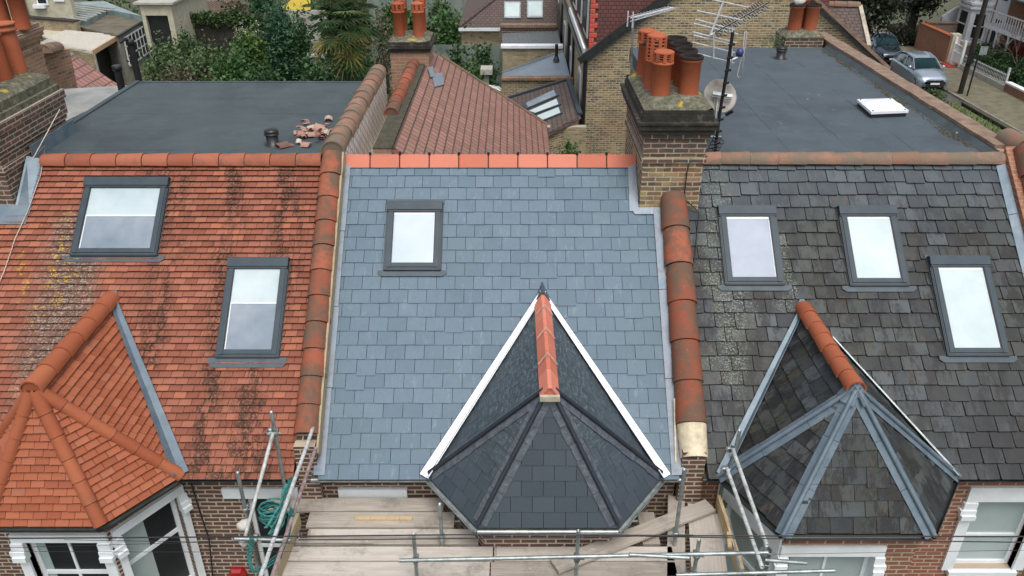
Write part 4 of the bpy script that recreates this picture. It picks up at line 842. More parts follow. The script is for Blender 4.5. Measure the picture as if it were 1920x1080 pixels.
for k in range(44):
    o = protos[k] if k < 6 else protos[k % 6].copy()
    if k >= 6: scene.collection.objects.link(o)
    px, py = (random.gauss(584, 18), random.gauss(252, 5.5)) if k < 37 else ((530, 274), (545, 271), (574, 273), (578, 268), (616, 224), (613, 232), (604, 240))[k-37]
    px = min(px, 618); p = on_z(px, py, 9.42); zz = 9.42 + (random.random()*.12 if k < 37 and abs(px-580) < 20 else .0)
    o.location = (p.x, p.y, zz); o.scale = [random.uniform(.42, .85)]*3; tl = .5 if k < 37 else .05; o.rotation_euler = (random.uniform(-tl, tl), random.uniform(-tl, tl), random.uniform(0, 6.28))
    tag(o, 'broken clay tile piece in the loose pile on the plain flat roof' if k < 37 else 'broken clay tile piece lying apart from the pile on the plain flat roof', 'broken tile', 'broken tiles in the pile on the flat roof' if k < 37 else 'broken tiles lying apart from the pile')
# ================================================================== aerials and dish
def rod(mb, a, b, r=.008, n=6): mb.tube([a, b], r, n)
mast_b = V((3.02, .35, 9.3)); 
ae = thing('tv_aerial', 'tall television aerials with long white rods on a dark mast beside the central chimney', 'aerial', mast_b)
YA = .35; A = lambda px, py, y=YA: on_y(px, py, y)
mt = [A(1340, 290), A(1349, 215), A(1364, 128), A(1374, 60)]
mb = MB(); mb.tube([mt[0] + V((0, 0, -.1)), mt[1], mt[2], mt[3]], .026, 8); mb.build('mast', M['pipe_black'], ae)
mb = MB()
for k in range(10):
    t = k/9*.9; q = mt[0].lerp(mt[3], t); mb.tube([q + V((-.04, -.02, 0)), q + V((.05, -.03, .02))], .018, 6)
mb.build('cable_ties', M['soot'], ae)
bm_ = [A(1332, 66, .30), A(1435, 8, 1.1)]
mb = MB(); rod(mb, bm_[0], bm_[1], .011); mb.build('boom', M['aluminium'], ae)
mb = MB(); d_ = (bm_[1]-bm_[0]).normalized(); sd_ = d_.cross(V((0, 0, 1))).normalized()
for k in range(22):
    q = bm_[0].lerp(bm_[1], .08 + .9*k/21)
    for s_ in (-1, 1): rod(mb, q - sd_*.085 + V((0, 0, s_*.05)), q + sd_*.085 + V((0, 0, -s_*.05)), .0075, 5)
mb.build('black_elements', M['pipe_black'], ae)
mb = MB()
for k in range(11):
    q = bm_[0].lerp(bm_[1], .1 + .86*k/10); rod(mb, q - sd_*.20, q + sd_*.20, .0045, 5)
mb.build('short_rods', M['aluminium'], ae)
mb = MB(); rod(mb, A(1331, 68), A(1357, 2), .017, 8); rod(mb, A(1338, 66), A(1338, 110), .012); rod(mb, A(1373, 50), A(1372, 118), .011); rod(mb, A(1302, 60), A(1300, 86), .007); mb.build('bracket_arms', M['aluminium'], ae)
mb = MB()
for x0, y0, x1, y1 in ((1338, 0, 1403, 14), (1307, 20, 1392, 38), (1304, 36, 1376, 56), (1301, 44, 1384, 64), (1299, 60, 1380, 80), (1300, 66, 1374, 84), (1298, 79, 1378, 99), (1298, 98, 1376, 118)): rod(mb, A(x0, y0, YA-.06), A(x1, y1, YA+.16), .0115)
mb.build('long_rods', M['aluminium'], ae)
mb = MB(); pts = [A(x, y, .5) for x, y in ((1384, 145), (1382, 140), (1392, 100), (1396, 62), (1398, 57), (1400, 62), (1396, 92), (1391, 140), (1387, 146), (1383, 144))]; mb.tube(pts, .009, 6); rod(mb, A(1366, 115, .4), A(1393, 103, .5), .014); mb.build('folded_dipole', M['aluminium'], ae)
mb = MB(); q = A(1387, 99, .48); mb.lathe(q, [(0, -.06), (.05, -.05), (.06, .0), (.04, .06), (0, .06)], 8); mb.build('junction_box', M['blue_plastic'], ae)
mb = MB()
for k in range(5):
    pts = []; q = A(1336 + k*3, 262 - k*4); 
    for j in range(8): pts.append(q + V((math.sin(j*1.1 + k)*.10, -.05 + math.cos(j*.9+k)*.03, -j*.035 - k*.01)))
    mb.tube(pts, .007, 5)
mb.build('loose_cables', M['pipe_black'], ae)
mb = MB(); rod(mb, A(1322, 256), A(1352, 256), .012); rod(mb, A(1320, 290), A(1345, 288), .012); mb.build('wall_bracket', M['steel'], ae)
ds = thing('satellite_dish', 'faded grey satellite dish seen through the aerial mast over the right flat roof', 'dish', A(1350, 185, .7))
cD = A(1350, 180, .7); ax = V((-.35, .75, .45)).normalized()      # faces away; its back is towards us
ax = V((.15, -.80, .55)).normalized()
mb = MB(); mb.lathe(cD, [(0, -.05), (.12, -.043), (.20, -.02), (.265, .015), (.272, .015), (.275, .007), (.20, -.032), (.12, -.055), (0, -.062)], 32, .5, ax); mb.build('reflector', M['dish'], ds)
mb = MB(); mb.beam(cD + ax*.05 + V((-.15, 0, .02)), cD + ax*.05 + V((.17, 0, -.03)), .05, .04, ax); mb.beam(cD + ax*.045 + V((-.15, 0, -.03)), cD + ax*.045 + V((.17, 0, -.08)), .012, .03, ax); mb.build('back_plate', M['steel'], ds)
mb = MB(); rod(mb, cD + V((-.04, -.02, -.02)), mt[1] + V((-.05, 0, -.15)), .014); rod(mb, cD + V((-.09, -.02, -.02)), cD + V((-.10, -.1, -.32)), .012); rod(mb, cD + V((-.10, -.1, -.32)), mt[1] + V((0, 0, -.1)), .014); rod(mb, cD + V((.1, -.1, -.28)), mt[1] + V((0, 0, -.05)), .012); mb.build('bracket', M['steel'], ds)
mb = MB(); q = cD + V((.10, -.12, -.27)); mb.tube([q, q + V((.09, -.05, .08))], .028, 8); mb.build('receiver', M['pipe_black'], ds)
# second aerial
A2 = lambda px, py, y=1.35: on_y(px, py, y)
ae2 = thing('tv_aerial', 'small white television aerial on a thin pole behind the central chimney', 'aerial', A2(1183, 160))
mb = MB(); mb.tube([A2(1182, 175), A2(1187, 32)], [.018, .022], 8); mb.build('mast', M['steel'], ae2)
b0, b1 = A2(1182, 34, 1.3), A2(1262, 14, 2.1); mb = MB(); rod(mb, b0, b1, .012); rod(mb, b0 + V((0, 0, -.05)), b1 + V((0, 0, -.035)), .010); mb.build('boom', M['aluminium'], ae2)
d_ = (b1-b0).normalized(); sd_ = d_.cross(V((0, 0, 1))).normalized(); mb = MB()
for k in range(14): q = b0.lerp(b1, .08+.92*k/13); rod(mb, q - sd_*.12, q + sd_*.12, .006, 5)
for s_ in (-1, 1): mb.beam(b0 + sd_*s_*.05 + V((0, 0, -.14)), b0 + sd_*s_*.05 + V((0, 0, .10)), .02, .02, (0, 1, 0))
mb.build('elements', M['aluminium'], ae2)
# cable down the chimney and over the roof
mb = MB(); pts = [A(1340, 286, .2), A(1318, 296, -.2), A(1292, 306, -.69), A(1288, 322, -.69), A(1282, 372, -.69)] + [slope(x, y) + NS*.04 for x, y in ((1310, 400), (1306, 440), (1303, 480), (1296, 520), (1298, 560), (1296, 610))]; mb.tube(pts, .010, 5)
tag(mb.build('cable', M['pipe_black']), 'black cable running down the central chimney beside its coping', 'cable')
mb = MB(); pts = [on_y(60, 300, -.3), on_y(112, 205, .8)][::-1] + [slope(x, y) + NS*.05 for x, y in ((88, 275), (80, 330), (55, 400), (32, 450), (12, 510), (-10, 560))]; mb.tube(pts, .007, 5)
tag(mb.build('cable', M['shard']), 'thin pale cable hanging from the left chimney down the red tiles', 'cable')
# ================================================================== scaffold
ZD = 5.80
def pole_top(fx, fy, ty, zf=ZD):
    f = on_z(fx, fy, zf); t = on_y(fx, ty, f.y); return V((f.x, f.y, 0)), V((f.x, f.y, t.z))
sc = thing('scaffold', 'galvanised scaffold tubes clamped around the boarded platform below the gutters', 'scaffolding', (0, -5, 0))
def hollow(a, b, name='pole', mat='steel', r=.0242):
    a, b = V(a), V(b); mb = MB(); mb.tube([a, b], r, 10, caps=False); d = (b-a).normalized(); mb.lathe(b, [(r, 0), (r*.78, 0), (r*.74, -.25)], 10, .5, d); mb.lathe(a, [(r, 0), (r*.78, 0), (r*.74, .25)], 10, .5, d); return mb.build(name, M[mat], sc)
def clamp(p, d1=V((0, 0, 1)), d2=V((1, 0, 0))):
    mb = MB(); p = V(p)
    mb.lathe(p - d1*.03, [(.026, 0), (.038, .002), (.040, .03), (.038, .058), (.026, .06)], 10, .5, d1); q = p + d1.cross(d2).normalized()*.052; mb.lathe(q - d2*.03, [(.026, 0), (.038, .002), (.040, .03), (.038, .058), (.026, .06)], 10, .5, d2)
    mb.tube([p + d2*.04, p + d2*.09 + V((0, -.01, 0))], .009, 6); mb.build('coupler', M['steel'], sc)
poles = []
for fx, fy, ty in ((829, 1021, 945), (783, 1095, 1002), (1079, 1095, 995), (1264, 1022, 880), (1298, 1095, 1012), (1420, 1095, 1018), (470, 1000, 886), (541, 950, 772), (1350, 935, 893)):
    a_, b_ = pole_top(fx, fy, ty); hollow(a_, b_); poles.append((a_, b_))
PP = lambda i, py: V((poles[i][0].x, poles[i][0].y, on_y(960, py, poles[i][0].y).z))
# ledgers along the front
yF = poles[2][0].y - .05
hollow(on_y(748, 1051, yF), on_y(1440, 1036, yF)); hollow(on_y(1180, 1040, yF-.06), on_y(1292, 1046, yF-.06)); hollow(on_y(1434, 1050, yF), on_y(1512, 1056, yF)); hollow(on_y(1268, 1078, yF), on_y(1565, 1070, yF))
for i, py in ((1, 1050), (2, 1048), (4, 1043), (5, 1038), (4, 1075), (5, 1073)): clamp(PP(i, py))
# transoms running out from the roof
def ypole(p_far, z, p_near, mat, zz=None, r=.0242):
    a_ = on_z(*p_far, z); t = on_z(p_near[0], p_near[1], z if zz is None else zz); hollow(t, a_, 'pole', mat, r); return a_, t
ypole((589, 796), 6.90, (487, 1085), 'steel_white'); ypole((592, 840), 6.72, (508, 1088), 'steel_red')
ypole((1374, 842), 6.85, (1438, 1023), 'steel_white'); ypole((1363, 878), 6.72, (1429, 1064), 'steel_white'); ypole((1362, 955), 6.0, (1392, 1090), 'steel')
hollow(on_y(457, 1017, poles[6][0].y-.25), PP(7, 805) + V((.0, -.06, 0)), 'pole', 'steel_white')
clamp(PP(7, 812)); clamp(PP(2, 1048)); clamp(PP(3, 1000)); clamp(PP(0, 1010)); clamp(on_z(589, 800, 6.88), V((0, 0, 1)), V((0, 1, 0))); clamp(on_y(478, 1012, -4.62)); clamp(on_y(505, 812, poles[7][0].y-.05)); clamp(PP(6, 955)); clamp(PP(5, 1060)); clamp(on_z(1374, 842, 6.85), V((0, 0, 1)), V((0, 1, 0))); clamp(on_z(1365, 880, 6.72), V((0, 0, 1)), V((0, 1, 0)))
a_ = on_z(1388, 818, 6.9); hollow(V((a_.x-.05, a_.y, 6.3)), V((a_.x-.02, a_.y, 7.0)))
hollow(on_y(440, 1010, -4.6), on_y(545, 1013, -4.6)); 
# ledgers under the boards
hollow((-2.2, -3.95, ZD-.09), (2.6, -3.95, ZD-.09)); hollow((-2.3, -5.0, ZD-.09), (2.9, -5.0, ZD-.09))
for x in (-2.0, -.7, .9, 2.2): hollow((x, -6.2, ZD-.14), (x, -3.75, ZD-.14))
# boards
BL = {'rear': 'weathered board beside the wall, left of the dark bay roof', }
def board_x(px0, px1, y0, y1, label, dz=0, gap=.008, mat='board', yaw=0, group='scaffold boards'):
    a, b = on_z(960, y1, ZD).y + gap, on_z(960, y0, ZD).y - gap; xa = on_z(px0, (y0+y1)/2, ZD).x; xb = on_z(px1, (y0+y1)/2, ZD).x
    mb = MB(); mb.box((xa, a, ZD-.038+dz), (xb, b, ZD+dz), random.random()); 
    for x, s_ in ((xa, 1), (xb, -1)): mb.box((min(x, x-s_*.004), a+.001, ZD-.039+dz), (max(x, x+s_*.03), b-.001, ZD+.0015+dz), .1)
    o = mb.build('scaffold_board', [M[mat]]); tag(o, label, 'board', group); return o
board_x(500, 832, 933, 958.5, 'weathered scaffold board nearest the house wall at the left of the dark bay')
board_x(578, 852, 959.5, 989, 'weathered scaffold board carrying the loose wood offcut', .002)
board_x(578, 893, 990, 1005, 'narrow scaffold board third out from the wall at the left', -.01)
board_x(540, 897, 1006, 1019, 'narrow scaffold board just behind the dark gap and the cables', -.02)
board_x(534, 924, 1024, 1052, 'wide front scaffold board left of the butt joint, behind the long rail', .0)
board_x(927, 1262, 1024, 1052, 'wide front scaffold board under the end of the leaning diagonal plank', .0)
board_x(528, 918, 1053, 1081, 'wide front scaffold board along the bottom edge, left half', .002)
board_x(921, 1268, 1053, 1081, 'wide front scaffold board along the bottom edge, right half', .0)
board_x(520, 1268, 1082, 1112, 'outermost scaffold board, mostly below the bottom edge', .0)
def board_q(p0, p1, wpx, z, label, th=.038, mat='board', w=.225):
    a, b = on_z(*p0, z), on_z(*p1, z); L_ = (b-a).length; ang = math.atan2((b-a).y, (b-a).x); mb = MB(); mb.box((-L_/2, -w/2, -th), (L_/2, w/2, 0), random.random())
    o = mb.build('scaffold_board', M[mat], None, (0, 0, 0)); o.location = (a+b)/2; o.rotation_euler = (0, 0, ang); return tag(o, label, 'board', 'scaffold boards')
board_q((1268, 930), (1268, 1100), 0, ZD-.0, 'short board running away from the wall, next to the brick pier')
board_q((1305, 945), (1316, 1100), 0, ZD+.002, 'board running away from the wall under the top of the diagonal plank')
board_q((1334, 962), (1350, 1100), 0, ZD, 'board running away from the wall beside the upright yellow timber')
board_q((1332, 946), (1040, 1060), 0, ZD+.085, 'long diagonal plank lying across the others beneath the bay eaves', .038)
board_q((1210, 960), (1222, 1020), 0, ZD-.04, 'short board end in shade under the bay eaves', .038)
def edge_timber(p_far, p_near, z, mat, label, h=.225, w=.045, lean=0):
    a, b = on_z(*p_far, z), on_z(*p_near, z); mb = MB(); mb.beam(a, b, w, h, (lean, 0, 1)); return tag(mb.build('toe_board', M[mat]), label, 'toe board')
edge_timber((562, 985), (520, 1092), ZD+.002, 'timber_dirty', 'dirty yellowish timber standing on edge at the left end of the platform', .22, .05)
edge_timber((1344, 950), (1388, 1090), ZD+.002, 'timber', 'fresh yellow timber standing on edge at the right end of the platform', .22, .045)
o = (lambda mb: (mb.beam(on_z(667, 974, ZD+.004), on_z(773, 974, ZD+.004), .055, .03, (0, 0, 1)), mb.build('wood_offcut', M['timber']))[1])(MB()); tag(o, 'short pale wood offcut lying on a scaffold board', 'wood')
o = (lambda mb: (mb.beam(on_z(1366, 1000, ZD+.25), on_z(1368, 1028, ZD+.25), .05, .03, (0, 0, 1)), mb.build('timber_block', M['timber']))[1])(MB()); tag(o, 'small yellow block fixed on top of the right hand timber', 'wood')
# rope, cloth, alarm box
random.seed(5)
mb = MB(); c_ = on_z(512, 968, ZD+.16); pts = []
for k in range(230):
    t = k*.42; rr = .14 + .05*math.sin(k*.37) + random.uniform(-.012, .012); pts.append(c_ + V((math.cos(t)*rr*1.05 + math.sin(k*.051)*.05, math.sin(t)*rr*.75, math.sin(k*.23)*.10 + k*.0005)))
mb.tube(pts, .011, 5)
for k in range(9):
    x0 = 540 + random.uniform(-5, 8); top = on_y(x0, 905 + random.uniform(-6, 6), -4.15); pts = [top]
    for j in range(1, 9): t = j/8; pts.append(on_y(x0 - t*t*35 + random.uniform(-3, 3) - (k % 3)*4, 905 + t*(85 + 12*(k % 4)), -4.15 - t*.35))
    mb.tube(pts, .0115, 5)
for k in range(3):
    pts = [on_y(x + k*3, y + k*3, -4.9) for x, y in ((470, 1005), (464, 1040), (470, 1068), (490, 1062), (520, 1040), (536, 1000), (545, 950))]; mb.tube(pts, .011, 5)
top = on_y(547, 905, -4.15)
for k in range(5): mb.lathe(top + V((0, 0, -.05 + .022*k)), [(.034, 0), (.046, .005), (.046, .015), (.034, .02)], 10)
tag(mb.build('rope', M['rope']), 'tangled teal rope coiled and hung over the scaffold tubes', 'rope')
mb = MB(); q = on_y(457, 985, poles[6][0].y-.1); mb.lathe(q, [(0, -.08), (.05, -.07), (.085, 0), (.06, .07), (0, .09)], 10, .5, V((1, .2, .3))); mb.lathe(q + V((.0, -.12, -.20)), [(0, -.06), (.04, -.05), (.05, .03), (.0, .08)], 10)
o = mb.build('rag', M['cloth']); tag(o, 'dirty white rags tied round the left scaffold pole', 'rag')
for v in o.data.vertices: v.co += V([mnoise.noise(v.co*14 + V((k*9, 0, 0)))*.03 for k in range(3)])
q = on_y(448, 1075, -3.5); mb = MB(); w_, h_ = .13, .15
mb.add([V((q.x + sx*w_*f, -3.5 - dy, q.z + sz*h_*f)) for f, dy in ((1, .002), (1, .06), (.75, .10)) for sx, sz in ((-.6, 1), (.6, 1), (1, .3), (1, -1), (-1, -1), (-1, .3))],
       [(k, (k+1) % 6, 6+(k+1) % 6, 6+k) for k in range(6)] + [(6+k, 6+(k+1) % 6, 12+(k+1) % 6, 12+k) for k in range(6)] + [(12, 13, 14, 15, 16, 17)])
tag(mb.build('alarm_box', M['red_plastic']), 'red alarm box on the brick wall below the scaffold pole', 'alarm')
# overhead cables
def wire(p0, p1, Y, r, sag, label):
    a, b = on_y(*p0, Y), on_y(*p1, Y); mb = MB(); mb.tube([a.lerp(b, k/24) + V((0, 0, -sag*4*(k/24)*(1-k/24))) for k in range(25)], r, 6)
    tag(mb.build('overhead_cable', M['pipe_black']), label, 'cable', 'overhead cables in front of the bays')
wire((-100, 1010), (1080, 1000), -7.6, .0055, .006, 'thick black overhead cable crossing the left bay window')
wire((-100, 1032), (560, 1034), -7.6, .0018, .01, 'thin overhead wire low across the left bay window')
wire((120, 1012), (700, 1020), -7.6, .0022, .004, 'thin overhead wire just under the thick one at the left')
wire((-100, 1030), (480, 1014), -7.8, .0018, .0, 'thin overhead wire slanting across the left bay window')
wire((560, 1012), (1300, 1003), -7.6, .0045, .008, 'black overhead cable crossing below the middle bay roof')
wire((1080, 1003), (2020, 1006), -7.6, .0055, .004, 'thick black overhead cable crossing the right bay window')
wire((1150, 1004), (2020, 1018), -7.6, .0045, .006, 'second black overhead cable just under the thick one at the right')
wire((1400, 1040), (2020, 1030), -7.8, .0016, .0, 'thin overhead wire low across the right windows')
mb = MB(); mb.tube([on_y(358, 905, -3.56), on_y(375, 960, -3.56), on_y(392, 1010, -3.57), on_y(400, 1090, -3.57)], .012, 5); tag(mb.build('wall_cable', M['pipe_black']), 'black cable running down the brick wall right of the left bay', 'cable')
# ================================================================== what lies behind the terrace
random.seed(11)
mb = MB(); mb.poly([V((-700, -200, 0)), V((700, -200, 0)), V((700, 1100, 0)), V((-700, 1100, 0))]); tag(mb.build('ground', M['ground'], None, (0, 0, 0)), kind='structure')
XS = 24.2
mb = MB(); mb.slab([V((XS, -60, .012)), V((28.0, -60, .012)), V((28.0, 90, .012)), V((XS, 90, .012))], .02, V((0, 0, 1))); tag(mb.build('road', M['asphalt']), kind='structure')
mb = MB(); mb.slab([V((27.6, -60, .13)), V((31.0, -60, .13)), V((31.0, 90, .13)), V((27.6, 90, .13))], .13, V((0, 0, 1))); tag(mb.build('pavement', M['paving']), kind='structure')
mb = MB(); mb.slab([V((27.45, -60, .125)), V((27.60, -60, .125)), V((27.60, 90, .125)), V((27.45, 90, .125))], .12, V((0, 0, 1))); tag(mb.build('kerb', M['kerb_stone']), kind='structure')
mb = MB(); mb.slab([V((18.5, -60, .16)), V((26.6, -60, .16)), V((26.6, 35.4, .16)), V((18.5, 35.4, .16))], .16, V((0, 0, 1))); tag(mb.build('grass_verge', M['grass']), kind='structure')
mb = MB(); mb.slab([V((24.0, -60, .12)), V((24.2, -60, .12)), V((24.2, 90, .12)), V((24.0, 90, .12))], .12, V((0, 0, 1))); tag(mb.build('near_kerb', M['kerb_stone']), kind='structure')
# ---- foliage
def leaves(mb, c, rad, n, size, clumps=24, hang=0.0, shell=.55, long=1.6, tone=(0, 1)):
    c = V(c); rad = V(rad); cl = []; n = int(n*1.9)
    for k in range(clumps):
        d = V([random.gauss(0, 1) for _ in range(3)]).normalized(); r = shell + (1-shell)*random.random(); s = .25 + .3*random.random()
        cl.append((V((d.x*rad.x, d.y*rad.y, d.z*rad.z))*r*.85, s, random.uniform(*tone)))
    for k in range(n):
        o, s, tn = random.choice(cl); p = c + o + V((random.gauss(0, rad.x*s*.5), random.gauss(0, rad.y*s*.5), random.gauss(0, rad.z*s*.5)))
        if p.z < .1: p.z = .1 + random.random()*.3
        a = V([random.gauss(0, 1) for _ in range(3)]); a.z -= hang; a.normalize(); b = a.cross(V([random.gauss(0, 1) for _ in range(3)])).normalized(); L_ = size*random.uniform(.6, 1.4)
        mb.add([p, p + a*L_*.5 + b*L_*.5/long, p + a*L_, p + a*L_*.5 - b*L_*.5/long], [(0, 1, 2, 3)], min(1, max(0, tn*.65 + random.random()*.35)))
def plant(name, label, cat, pos, rad, n, size, mat, trunk=True, group=None, clumps=26, zc=None, **k):
    pos = V(pos); zc = zc if zc is not None else rad[2]
    t = thing(name, label, cat, (pos.x, pos.y, 0), group); mb = MB()
    if name in ('hedge', 'shrub', 'tree', 'conifer') and n > 1000:      # dense inner growth
        vs = []; a_, b_ = 14, 10
        for j in range(b_+1):
            for i in range(a_):
                th, ph = math.pi*j/b_, 2*math.pi*i/a_; d_ = V((math.sin(th)*math.cos(ph), math.sin(th)*math.sin(ph), math.cos(th))); s_ = .60 + .22*mnoise.noise(d_*2.3 + V((pos.x, pos.y, 0))); vs.append(V((pos.x + d_.x*rad[0]*s_, pos.y + d_.y*rad[1]*s_, max(.05, zc + d_.z*rad[2]*s_))))
        mb.add(vs, [(j*a_+i, j*a_+(i+1) % a_, (j+1)*a_+(i+1) % a_, (j+1)*a_+i) for j in range(b_) for i in range(a_)], .0)
    leaves(mb, (pos.x, pos.y, zc), rad, n, size, clumps, **k); mb.build('crown' if trunk else 'foliage', M[mat], t)
    if trunk:
        mb = MB(); mb.tube([(pos.x, pos.y, 0), (pos.x+.1, pos.y, zc*.6), (pos.x, pos.y+.1, zc*1.2)], [.14, .10, .04], 8)
        for j in range(6): a = random.random()*6.28; mb.tube([(pos.x+.05, pos.y, zc*(.5+.1*j)), (pos.x + math.cos(a)*rad[0]*.35, pos.y + math.sin(a)*rad[1]*.35, zc*(.7+.1*j)), (pos.x + math.cos(a)*rad[0]*.7, pos.y + math.sin(a)*rad[1]*.7, zc*(.9+.1*j))], [.06, .04, .015], 5)
        mb.build('trunk', M['bark'], t)
    return t
def gp(px, py): return on_z(px, py, 0)
def px_plant(name, label, cat, x0, x1, ytop, Y, n, size, mat, ry=None, bottom=0.0, **k):
    a, b = on_y(x0, 100, Y), on_y(x1, 100, Y); zt = on_y((x0+x1)/2, ytop, Y).z; rx = (b.x-a.x)/2; rz = (zt-bottom)/2
    return plant(name, label, cat, ((a.x+b.x)/2, Y, 0), (rx, ry or rx, rz), n, size, mat, zc=bottom+rz, **k)
px_plant('hedge', 'dark olive hedge just beyond the plain flat roof, right of the black pipes', 'hedge', 262, 345, 78, 29, 5200, .17, 'leaf_olive', trunk=False, ry=1.6, clumps=60, shell=.35)
px_plant('hedge', 'long low olive hedge running behind the plain flat roof towards the bright shrubs', 'hedge', 320, 430, 84, 28, 5200, .17, 'leaf_olive', trunk=False, ry=1.8, clumps=60, shell=.35)
px_plant('bramble', 'tangled brownish bramble low behind the plain flat roof', 'bramble', 262, 400, 122, 26.5, 2800, .15, 'leaf_brown', trunk=False, ry=.8, clumps=40)
px_plant('shrub', 'small dark shrub before the ivy covered wall', 'shrub', 330, 376, 50, 37, 1200, .18, 'leaf_olive', trunk=False)
px_plant('shrub', 'green leafy shrub between the hedge and the fluffy conifer', 'shrub', 395, 470, 88, 26.5, 4800, .19, 'leaf_mid', clumps=34)
px_plant('tree', 'yellowish green bushy tree in front of the pink blossom', 'tree', 430, 505, 50, 28.5, 6500, .20, 'leaf_bright', clumps=36)
px_plant('conifer', 'tall feathery dark green conifer left of the palm', 'conifer', 490, 575, 14, 29.5, 9000, .20, 'leaf_blue', clumps=44, long=2.6)
px_plant('conifer', 'lower dark conifer squeezed between the feathery one and the palm', 'conifer', 548, 596, 42, 28, 3600, .20, 'leaf_dark', clumps=30, long=2.6)
px_plant('shrub', 'dark shrub at the flat roof edge below the yellowish tree', 'shrub', 440, 530, 112, 25.5, 3600, .18, 'leaf_dark', trunk=False, clumps=30)
px_plant('shrub', 'dark glossy shrub under the palm at the flat roof edge', 'shrub', 540, 640, 108, 25, 3600, .19, 'leaf_dark', trunk=False, clumps=30)
px_plant('shrub', 'shady shrub right of the palm against the grimy coping', 'shrub', 640, 722, 112, 24.5, 3000, .19, 'leaf_dark', trunk=False, clumps=26)
px_plant('tree', 'rusty brown bush beyond the ivy covered wall', 'tree', 418, 482, -6, 45, 2600, .24, 'leaf_brown')
px_plant('blossom_tree', 'small pale pink blossom tree in front of the ivy covered wall', 'tree', 440, 502, 26, 36, 1100, .10, 'blossom', clumps=30, shell=.3)
px_plant('tree', 'blue-green tree top at the top edge left of the yellow canopy', 'tree', 478, 540, -26, 44, 2400, .26, 'leaf_blue')
px_plant('shrub', 'leafy green bush right of the small rear chimney', 'shrub', 818, 868, 18, 34, 3000, .2, 'leaf_mid', trunk=False)
px_plant('shrub', 'pale green bush behind the small rear chimney', 'shrub', 790, 842, 36, 38, 2400, .2, 'leaf_olive', trunk=False)
px_plant('hedge', 'garden hedge along the fence right of the small rear chimney pots', 'hedge', 800, 872, 4, 44, 3000, .24, 'leaf_olive', trunk=False, ry=.9, clumps=40)
px_plant('hedge', 'garden hedge along the fence between the palm and the small rear chimney', 'hedge', 705, 802, 10, 45, 3200, .24, 'leaf_mid', trunk=False, ry=.9, clumps=40)
px_plant('bare_bush', 'bare brown bush between the palm and the small rear chimney', 'bush', 700, 742, -5, 30, 700, .12, 'leaf_brown', clumps=30)
px_plant('shrub', 'dark shrub below the grey-green fence, left end', 'shrub', 824, 880, 94, 22.5, 4200, .17, 'leaf_dark', trunk=False)
px_plant('shrub', 'dark shrub below the grey-green fence, against the brick wall', 'shrub', 880, 938, 90, 23, 4200, .17, 'leaf_dark', trunk=False)
px_plant('shrub', 'orange tinged bright shrub beside the pinkish tiled rake', 'shrub', 848, 912, 116, 19, 3600, .15, 'leaf_mid', trunk=False)
px_plant('shrub', 'weedy green shrub at the foot of the stock brick wall', 'shrub', 1050, 1102, 262, 11.0, 900, .10, 'leaf_mid', trunk=False, bottom=3.6, ry=.5)
# distant greenery as one mass
mb = MB()
for k in range(40): leaves(mb, (-34 + k*1.45 + random.uniform(-1, 1), 52 + random.uniform(-3, 16), 1.4), (2.0, 2.0, 2.2), 330, .34, 14)
tag(mb.build('far_greenery', M['leaf_olive']), 'mass of dull green garden growth along the top edge', 'greenery', kind='stuff')
# palm
pb = on_y(648, 100, 19); palm = thing('palm_tree', 'tall fan palm with green and yellowing spiky fronds left of the rear chimney', 'palm', (pb.x, 19, 0))
zc_ = on_y(648, 20, 19).z; mb = MB(); mb.tube([(pb.x, 19, 0), (pb.x+.05, 19, zc_*.5), (pb.x, 19, zc_)], [.26, .24, .20], 10); mb.build('trunk', M['bark_dark'], palm)
def fan(mb, tip, d, R_, droop, rn):
    d = V(d).normalized(); sd = d.cross(V((0, 0, 1))).normalized(); up = sd.cross(d); n = 13
    for k in range(n):
        a = R(-125 + 250*k/(n-1)); v = (d*math.cos(a) + sd*math.sin(a)); L_ = R_*random.uniform(.85, 1.05); w_ = v.cross(up)*.021
        m_ = tip + v*L_*.6 - up*L_*.02; e_ = tip + v*L_ - V((0, 0, droop*L_*(.6+.4*random.random()))) ; mb.add([tip, m_ + w_ + up*.01, e_, m_ - w_ + up*.01], [(0, 1, 2), (0, 2, 3)], min(1, max(0, rn + random.uniform(-.2, .2))))
gr, ye, st_ = MB(), MB(), MB()
for k in range(122):
    t = k/122; el = 1.25 - t*2.6 + random.uniform(-.12, .12); az = k*2.39996; z0 = zc_ + .35 - t*1.4; L_ = random.uniform(.45, 1.05)
    d = V((math.cos(az)*math.cos(el), math.sin(az)*math.cos(el), math.sin(el))); b0 = V((pb.x, 19, z0)); tip = b0 + d*L_ + V((0, 0, -.1*L_)); d2 = (d + V((0, 0, -.30))).normalized()
    st_.tube([b0, b0 + d*L_*.5, tip], [.014, .011, .009], 5); fan(ye if (t > .55 and random.random() < .45) else gr, tip, d2, random.uniform(.50, .70), .08 + .22*t, random.random())
leaves(gr, (pb.x, 19, zc_-.3), (.5, .5, .75), 500, .25, 12, tone=(0, .1))
for m_, nm, mt_ in ((gr, 'fronds', 'palm_leaf'), (ye, 'yellow_fronds', 'palm_yellow'), (st_, 'stalks', 'palm_yellow')): m_.build(nm, M[mt_], palm)
px_plant('shrub', 'green growth around the palm trunk, below its lowest fronds', 'shrub', 600, 700, 100, 20.5, 3800, .16, 'leaf_dark', trunk=False, clumps=30)
